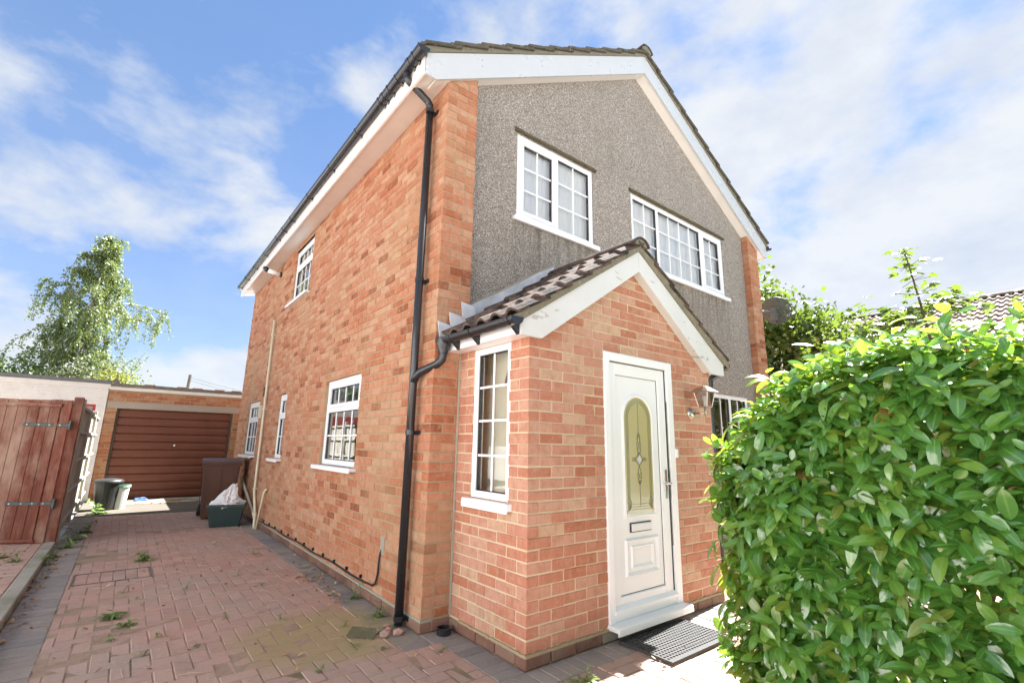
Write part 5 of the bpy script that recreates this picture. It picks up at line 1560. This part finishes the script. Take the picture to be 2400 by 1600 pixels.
def leafy(name, label, cat, base, lobes, n_leaf, protos_, lmat, seed, trunk_r=.08, group=None, bark='bark', sprigs=0, surf_only=.55):
    """lobes: (offset, radii). leaves gather in clumps through each lobe's volume; limbs reach every lobe"""
    rng = random.Random(seed); base = Vector(base)
    root = thing(name, base, label, cat, group)
    tr_ = MB(); ls = LeafStuff(protos_)
    mid = base+Vector((0, 0, min(l[0][2] for l in lobes)*.6))
    tr_.tube([base, base.lerp(mid, .5)+rv(rng, .03), mid], [trunk_r, trunk_r*.85, trunk_r*.7], 7)
    vol = [l[1][0]*l[1][1]*l[1][2] for l in lobes]; tv = sum(vol)
    for (off, rad), vv in zip(lobes, vol):
        c_ = base+Vector(off)
        tr_.tube([mid, mid.lerp(c_, .5)+rv(rng, .08), c_], [trunk_r*.55, trunk_r*.4, trunk_r*.15], 5, False)
        n_ = int(n_leaf*vv/tv); ncl = max(5, n_//26)
        for _ in range(ncl):
            d_ = rv(rng).normalized(); r_ = surf_only+(1-surf_only)*rng.random()**.6; r_ *= rng.uniform(.85, 1.12)
            cc = c_+Vector((d_.x*rad[0]*r_, d_.y*rad[1]*r_, d_.z*rad[2]*r_))
            if rng.random() < .5: tr_.tube([c_.lerp(cc, .1), c_.lerp(cc, .6)+rv(rng, .04), cc], [trunk_r*.16, trunk_r*.10, .004], 4, False)
            cs = .10+.12*rng.random()
            for _ in range(n_//ncl):
                p = cc+rv(rng, cs)
                ls.add(rng.randrange(len(protos_)), frame_mat(p, d_*.5+rv(rng, .6)+Vector((0, 0, -.2)), Vector((0, 0, .8))+rv(rng, .7)), rng.uniform(.7, 1.25))
    for _ in range(sprigs):
        off, rad = lobes[rng.randrange(len(lobes))]; c_ = base+Vector(off)
        d_ = Vector((rng.gauss(0, .5), rng.gauss(0, .5), .9)).normalized(); p0 = c_+Vector((d_.x*rad[0], d_.y*rad[1], d_.z*rad[2]))*.8
        pts = tube_path(p0, d_, rng.uniform(.3, .6), 5, .02, .12, rng); tr_.tube(pts, .005, 4, False)
        for a in pts[1:]:
            for _ in range(3): ls.add(rng.randrange(len(protos_)), frame_mat(a, rv(rng), Vector((0, 0, .8))+rv(rng, .5)), rng.uniform(.7, 1.1))
    obj('trunk', tr_, bark, root); ls.make('crown', lmat, root)
    return root
QL = [quad_leaf(.10), quad_leaf(.13), quad_leaf(.08)]
leafy('broadleaf_tree', 'bright green broadleaf tree behind the left part of the white garage', 'tree', (-5.6, 17.6, 0), [((-.3, 0, 2.6), (1.1, 1, .8)), ((.6, .2, 2.8), (.9, .9, .9)), ((-1.3, .2, 2.4), (1.0, .9, .8)), ((1.2, 0, 2.4), (.8, .8, .8))], 8200, QL, 'shrub_leaf', 31, .12, sprigs=24)
leafy('grey_shrub', 'silvery grey-green shrub in front of the weeping birch', 'shrub', (-3.35, 17.0, 0), [((.0, 0, 2.6), (.9, .8, 1.0)), ((-.8, .2, 2.5), (.7, .7, .7)), ((.5, .1, 3.1), (.5, .5, .6))], 4200, [quad_leaf(.08), quad_leaf(.06)], 'grey_leaf', 32, .09, sprigs=16)
leafy('russet_shrub', 'dark green rounded shrub right of the weeping birch', 'shrub', (-2.35, 17.5, 0), [((-.1, 0, 2.9), (.55, .55, 1.0)), ((.1, .1, 2.3), (.55, .5, .6))], 2600, [quad_leaf(.08), quad_leaf(.06)], 'shrub_leaf', 33, .08, sprigs=10)
leafy('golden_shrub', 'yellow-leaved shrub showing above the joint of the two garage roofs', 'shrub', (-2.55, 16.2, 0), [((-.1, 0, 2.6), (.55, .5, .65)), ((.35, 0, 2.4), (.35, .4, .4))], 2200, [quad_leaf(.09), quad_leaf(.07)], 'golden_leaf', 34, .07, sprigs=8)
leafy('low_shrub', 'low green shrub peeping over the brick garage roof', 'shrub', (-1.75, 17.6, 0), [((0, 0, 2.5), (.6, .5, .48)), ((.55, .2, 2.4), (.4, .4, .32))], 1600, [quad_leaf(.09), quad_leaf(.07)], 'shrub_leaf', 35, .06, sprigs=6)
ML = [maple_leaf(.13), maple_leaf(.10), maple_leaf(.15)]
leafy('sycamore_tree', 'leafy sycamore tree behind the satellite dish', 'tree', (8.9, 1.9, 0), [((-.5, .35, 4.3), (.55, .7, 1.0)), ((.0, .0, 3.3), (.9, .9, 1.0)), ((.4, -.6, 3.6), (.75, .7, .8)), ((1.0, -.9, 2.7), (.9, .9, .9)), ((-.2, .5, 2.3), (.9, .8, .9))], 12500, ML, 'maple_leaf', 41, .09, sprigs=40)
leafy('hedge_shrub', 'wide green shrub bank between the laurel hedge and the tiled roof', 'shrub', (8.2, -.9, 0), [((0, .6, 2.6), (.9, .9, .75)), ((.4, -.4, 2.45), (.9, .8, .65)), ((.8, -1.3, 2.35), (.9, .8, .6)), ((0, 1.5, 2.6), (.7, .8, .9))], 10500, ML, 'maple_leaf', 42, .07, sprigs=40)
def sapling(base, top, lean, n_, label, seed, spread):
    rng = random.Random(seed); base = Vector(base); root = thing('sycamore_sapling', base, label, 'sapling')
    tr_ = MB(); ls = LeafStuff(ML)
    pts = [base+Vector((lean[0]*t_*t_, lean[1]*t_*t_, top*t_)) for t_ in [i_/10 for i_ in range(11)]]
    tr_.tube(pts, [.03*(1-i_/11)+.003 for i_ in range(11)], 6)
    z = 1.2
    while z < top:
        t_ = z/top; p = base+Vector((lean[0]*t_*t_, lean[1]*t_*t_, z))
        reach = spread*(1-t_)**.75*(.55 if t_ > .82 else 1)+.05
        for _ in range(4):
            a = rng.uniform(0, 2*PI); d_ = Vector((math.cos(a), math.sin(a), .35))
            q_ = tube_path(p, d_, reach*rng.uniform(.6, 1.1), 4, .07, .12, rng); tr_.tube(q_, [.009*(1-t_)+.002]*5, 4, False)
            for k_ in (1, 2, 3, 4):
                for _ in range(n_ if t_ < .84 else 1):
                    dd = Vector((math.cos(a)+rng.gauss(0, .5), math.sin(a)+rng.gauss(0, .5), -.25))
                    ls.add(rng.randrange(3), frame_mat(q_[k_]+rv(rng, .05), dd, Vector((0, 0, 1))+rv(rng, .3)), rng.uniform(.7, 1.15))
        z += .17
    obj('trunk', tr_, 'bark', root); ls.make('crown', 'maple_leaf', root)
sapling((4.75, -1.42, 0), 3.62, (-.22, .16), 8, 'tall sycamore sapling pointing above the laurel hedge', 51, 1.7)
sapling((6.6, -.35, 0), 2.95, (.0, .06), 2, 'thin sycamore sapling in front of the tiled roof', 52, .30)
sapling((6.2, -2.05, 0), 3.25, (.0, .0), 2, 'sycamore sapling at the far side of the tiled roof', 53, .35)

# ------------------------------------------------------------------ neighbouring house beyond the hedge
nb = thing('neighbour_house', (17.5, -3, 0), 'neighbouring house with brown tiled roof beyond the laurel hedge', 'house')
RX, RZ = 15.9, 5.52
obj('wall', MB().box(12.2, 19.6, -9, 2.75, 0, 3.3), 'brick_garage', nb)
nroof = obj('roof', MB().prism([(RX-4.1, -9.2, 3.1), (RX, -9.2, RZ-.03), (RX+4.1, -9.2, 3.1)], (0, 12.2, 0)), 'felt_edge', nb)
npitch = math.atan2(RZ-.03-3.1, 4.1)
roof_tiles(nroof, RX, RZ, npitch, 4.75, .33, -9.2, 3.05, .34, 2, .045, .03, 'tile_neighbour', 0, sides=(-1,))
ridge_tiles(nroof, RX, RZ, -9.2, 3.05, .44, .13, 'tile_neighbour', False)
obj('side_extension', MB().box(13.8, 18.5, 2.76, 5.0, 0, 4.75), 'white_masonry', nb)
obj('extension_roof', MB().box(13.6, 18.7, 2.80, 5.2, 4.76, 4.90), 'felt_grey', nb)
obj('bargeboard', MB().prism([(RX-4.2, 3.06, 3.02), (RX, 3.06, RZ-.04), (RX+4.2, 3.06, 3.02), (RX+4.2, 3.06, 2.86), (RX, 3.06, RZ-.22), (RX-4.2, 3.06, 2.86)], (0, .03, 0)), 'upvc_white', nb)
obj('fascia', MB().box(RX-4.22, RX-4.19, -9.2, 3.0, 2.92, 3.1), 'upvc_white', nb)

# ------------------------------------------------------------------ unseen rendered house, added to bounce sunlight onto drive and side wall
lh = thing('bounce_house', (-11, 0, 0), 'unseen pale rendered house added to bounce light onto the drive', 'house')
LX = -7.6
m_ = MB(); hl = [(-5.0, -3.6, 1.0, 2.1), (-5.0, -3.6, 3.4, 4.5), (-.6, .5, 3.4, 4.5), (2.2, 3.3, 1.0, 2.1), (2.2, 3.3, 3.4, 4.5)]
for a, b_, c_, d_ in wall_cells(-7.5, 5.0, -.1, 4.9, hl): m_.box(LX-.25, LX, a, b_, c_, d_)
m_.box(-14.5, LX-.25, 4.75, 5.0, -.1, 4.9).box(-14.5, LX-.25, -7.5, -7.25, -.1, 4.9).box(-14.75, -14.5, -7.5, 5.0, -.1, 4.9)
obj('wall', m_, 'cream_render', lh)
for (a, b_, c_, d_) in hl:
    wf = obj('window', MB().box(LX-.09, LX-.03, a, a+.06, c_, d_).box(LX-.09, LX-.03, b_-.06, b_, c_, d_).box(LX-.09, LX-.03, a, b_, d_-.06, d_).box(LX-.09, LX-.03, a, b_, c_, c_+.06), 'upvc_white', lh)
    obj('pane', MB().box(LX-.065, LX-.06, a+.06, b_-.06, c_+.06, d_-.06), 'window_glass', wf)
lr = obj('roof', MB().prism([(LX+.35, -7.9, 4.85), (-11.1, -7.9, 6.9), (-14.9, -7.9, 4.85)], (0, 13.3, 0)), 'felt_edge', lh)
roof_tiles(lr, -11.1, 6.93, math.atan2(2.05, 3.85), 4.3, .34, -7.95, 5.45, .33, 2, .03, .028, 'tile_neighbour', 0)

# ------------------------------------------------------------------ utility pole with wires
up_ = thing('utility_pole', (1.45, 48.5, 0), 'distant dark timber utility pole above the garage roof', 'utility pole')
obj('pole', MB().tube([(1.35, 48.5, 0), (1.62, 48.5, 7.0)], [.16, .12], 8), 'pole_wood', up_)
for q in range(2):
    pts = []
    for i_ in range(13):
        t_ = i_/12; pts.append((1.62+16*t_, 48.5-12*t_, 6.75-.25*q-1.3*t_-1.2*math.sin(PI*t_)))
    obj('wire', MB().tube(pts, .012, 4), 'cable_black', up_)

# ------------------------------------------------------------------ weeds and litter
WP = [leaf_mesh(.07, .022, .5, .2), leaf_mesh(.05, .018, .35, .2), leaf_mesh(.09, .016, .6, .2)]
wmesh = []
def weed(base, n_, sc, tall, label, seed, group=None):
    rng = random.Random(seed); base = Vector(base); root = thing('weed', base, label, 'weed', group)
    ls = LeafStuff(WP); tr_ = MB()
    for _ in range(1 if n_ < 12 else max(2, n_//8)):
        pts = tube_path(base+Vector((rng.gauss(0, .02), rng.gauss(0, .02), 0)), Vector((rng.gauss(0, .35), rng.gauss(0, .35), 1)), tall*rng.uniform(.5, 1), 4, .06, .12, rng)
        tr_.tube(pts, .0022, 4, False)
        for a in pts:
            for _ in range(2): ls.add(rng.randrange(3), frame_mat(a, Vector((rng.gauss(0, 1), rng.gauss(0, 1), .35)), Vector((0, 0, 1))+rv(rng, .3)), sc*rng.uniform(.6, 1.2))
    for _ in range(n_):
        a = rng.uniform(0, 2*PI); ls.add(rng.randrange(3), frame_mat(base+Vector((rng.gauss(0, .025)*sc, rng.gauss(0, .025)*sc, .004)), Vector((math.cos(a), math.sin(a), rng.uniform(.15, 1.0))), Vector((0, 0, 1))), sc*rng.uniform(.6, 1.2))
    obj('stalk', tr_, 'twig', root); ls.make('leaves', 'weed_leaf', root, None)
weed((-1.77, 4.62, 0), 26, 1.3, .12, 'bright green feathery weed standing alone in mid driveway', 1)
weed((-2.50, 5.95, 0), 30, 1.3, .18, 'leafy weed clump growing at the foot of the gate post', 2)
weed((-2.46, 6.55, 0), 30, 1.4, .20, 'leafy weed clump growing along the fence foot', 3, 'weeds at the fence foot')
weed((-2.38, 7.15, 0), 26, 1.4, .20, 'leafy weed clump growing along the fence foot', 4, 'weeds at the fence foot')
weed((-2.30, 9.35, 0), 40, 1.9, .40, 'tall yellow-green weed in front of the black dustbin', 5)
weed((-2.58, 5.35, 0), 18, 1.0, .14, 'small weed tuft growing against the concrete kerb', 6, 'weeds along the kerb')
weed((-2.59, 4.95, 0), 16, 1.0, .12, 'small weed tuft growing against the concrete kerb', 7, 'weeds along the kerb')
weed((-3.0, 5.3, .055), 16, 1.0, .10, 'weed tuft on the side path in front of the gate', 8)
weed((-2.86, 5.0, .055), 14, .9, .10, 'smaller weed tuft on the side path close to the kerb top', 9)
weed((-2.02, 2.55, 0), 24, 1.0, .05, 'broad flat green weed rosette by the dark border paving', 10)
weed((-1.92, 2.30, 0), 16, .75, .04, 'smaller flat weed rosette beside the broad green one', 12)
weed((-.345, 1.42, 0), 16, .8, .12, 'thin weed at the side wall foot beside the black downpipe', 13)
weed((-.335, 1.95, 0), 14, .8, .10, 'thin weed at the side wall foot below the cable bend', 14)
weed((.18, -.33, 0), 20, .9, .06, 'small fresh weed in the paving by the porch corner', 15)
for q, (x, y) in enumerate([(-.70, .93), (-.56, .80), (-1.02, .72), (-1.55, 1.55), (-1.72, 1.9), (-1.3, 2.05), (-1.5, 3.1), (-1.05, 3.35), (-.9, 2.9), (-1.25, 4.1), (-.7, 4.4), (-1.0, 5.2), (-.35, 3.3), (-2.0, 2.0), (-1.85, 1.62), (-.62, 1.35), (-.95, 1.75), (-1.6, 5.6), (-.28, .55), (-1.95, 3.3)]):
    weed((x, y, 0), 7, .42, .06, 'tiny weed sprouting from a driveway paving joint', 60+q, 'tiny weeds in the driveway joints')
rng = random.Random(77)
lt = MB(); ls = LeafStuff([leaf_mesh(.05, .026, .5, .5), leaf_mesh(.035, .022, -.5, .4)])
def litter(cx_, cy_, sx, sy, n_, z=.004):
    for _ in range(n_):
        p = Vector((cx_+rng.gauss(0, sx), cy_+rng.gauss(0, sy), z+rng.random()*.012))
        if p.x > -.27 and p.y > -.05 : continue
        ls.add(rng.randrange(2), frame_mat(p, Vector((rng.gauss(0, 1), rng.gauss(0, 1), .15)), Vector((0, 0, 1))+rv(rng, .4)), rng.uniform(.5, 1.1))
litter(-.42, 2.75, .06, .35, 60); litter(-.50, 2.1, .05, .15, 22); litter(-2.57, 3.6, .03, 1.0, 75); litter(-2.55, 5.2, .04, .5, 30); litter(-1.4, 2.5, .6, 1.6, 40); litter(-1.5, 10.9, .4, .25, 90, .01); litter(-.9, .9, .5, .5, 18); litter(.3, -.5, .5, .15, 10)
lo_ = thing('leaf_litter', (-1.4, 3, 0), 'dry brown leaves scattered along the driveway edges', 'leaf litter'); ls.make('dry_leaves', 'dry_leaf', lo_); lo_['kind'] = 'stuff'
sk = MB()
for _ in range(46):
    x = rng.uniform(-2.2, -.5); y = rng.uniform(.6, 6.2); p0 = Vector((x, y, .004)); a = rng.uniform(0, 2*PI)
    pts = tube_path(p0, Vector((math.cos(a), math.sin(a), rng.uniform(.05, .5))), rng.uniform(.05, .16), 4, .18, .2, rng)
    sk.tube([Vector((q.x, q.y, max(q.z, .004))) for q in pts], .0016, 4, False)
st_ = obj('dry_stalks', sk, 'dry_stalk'); st_['kind'] = 'stuff'; st_['label'] = 'dry weed stalks lying over the driveway paving'; st_['category'] = 'dry stalks'
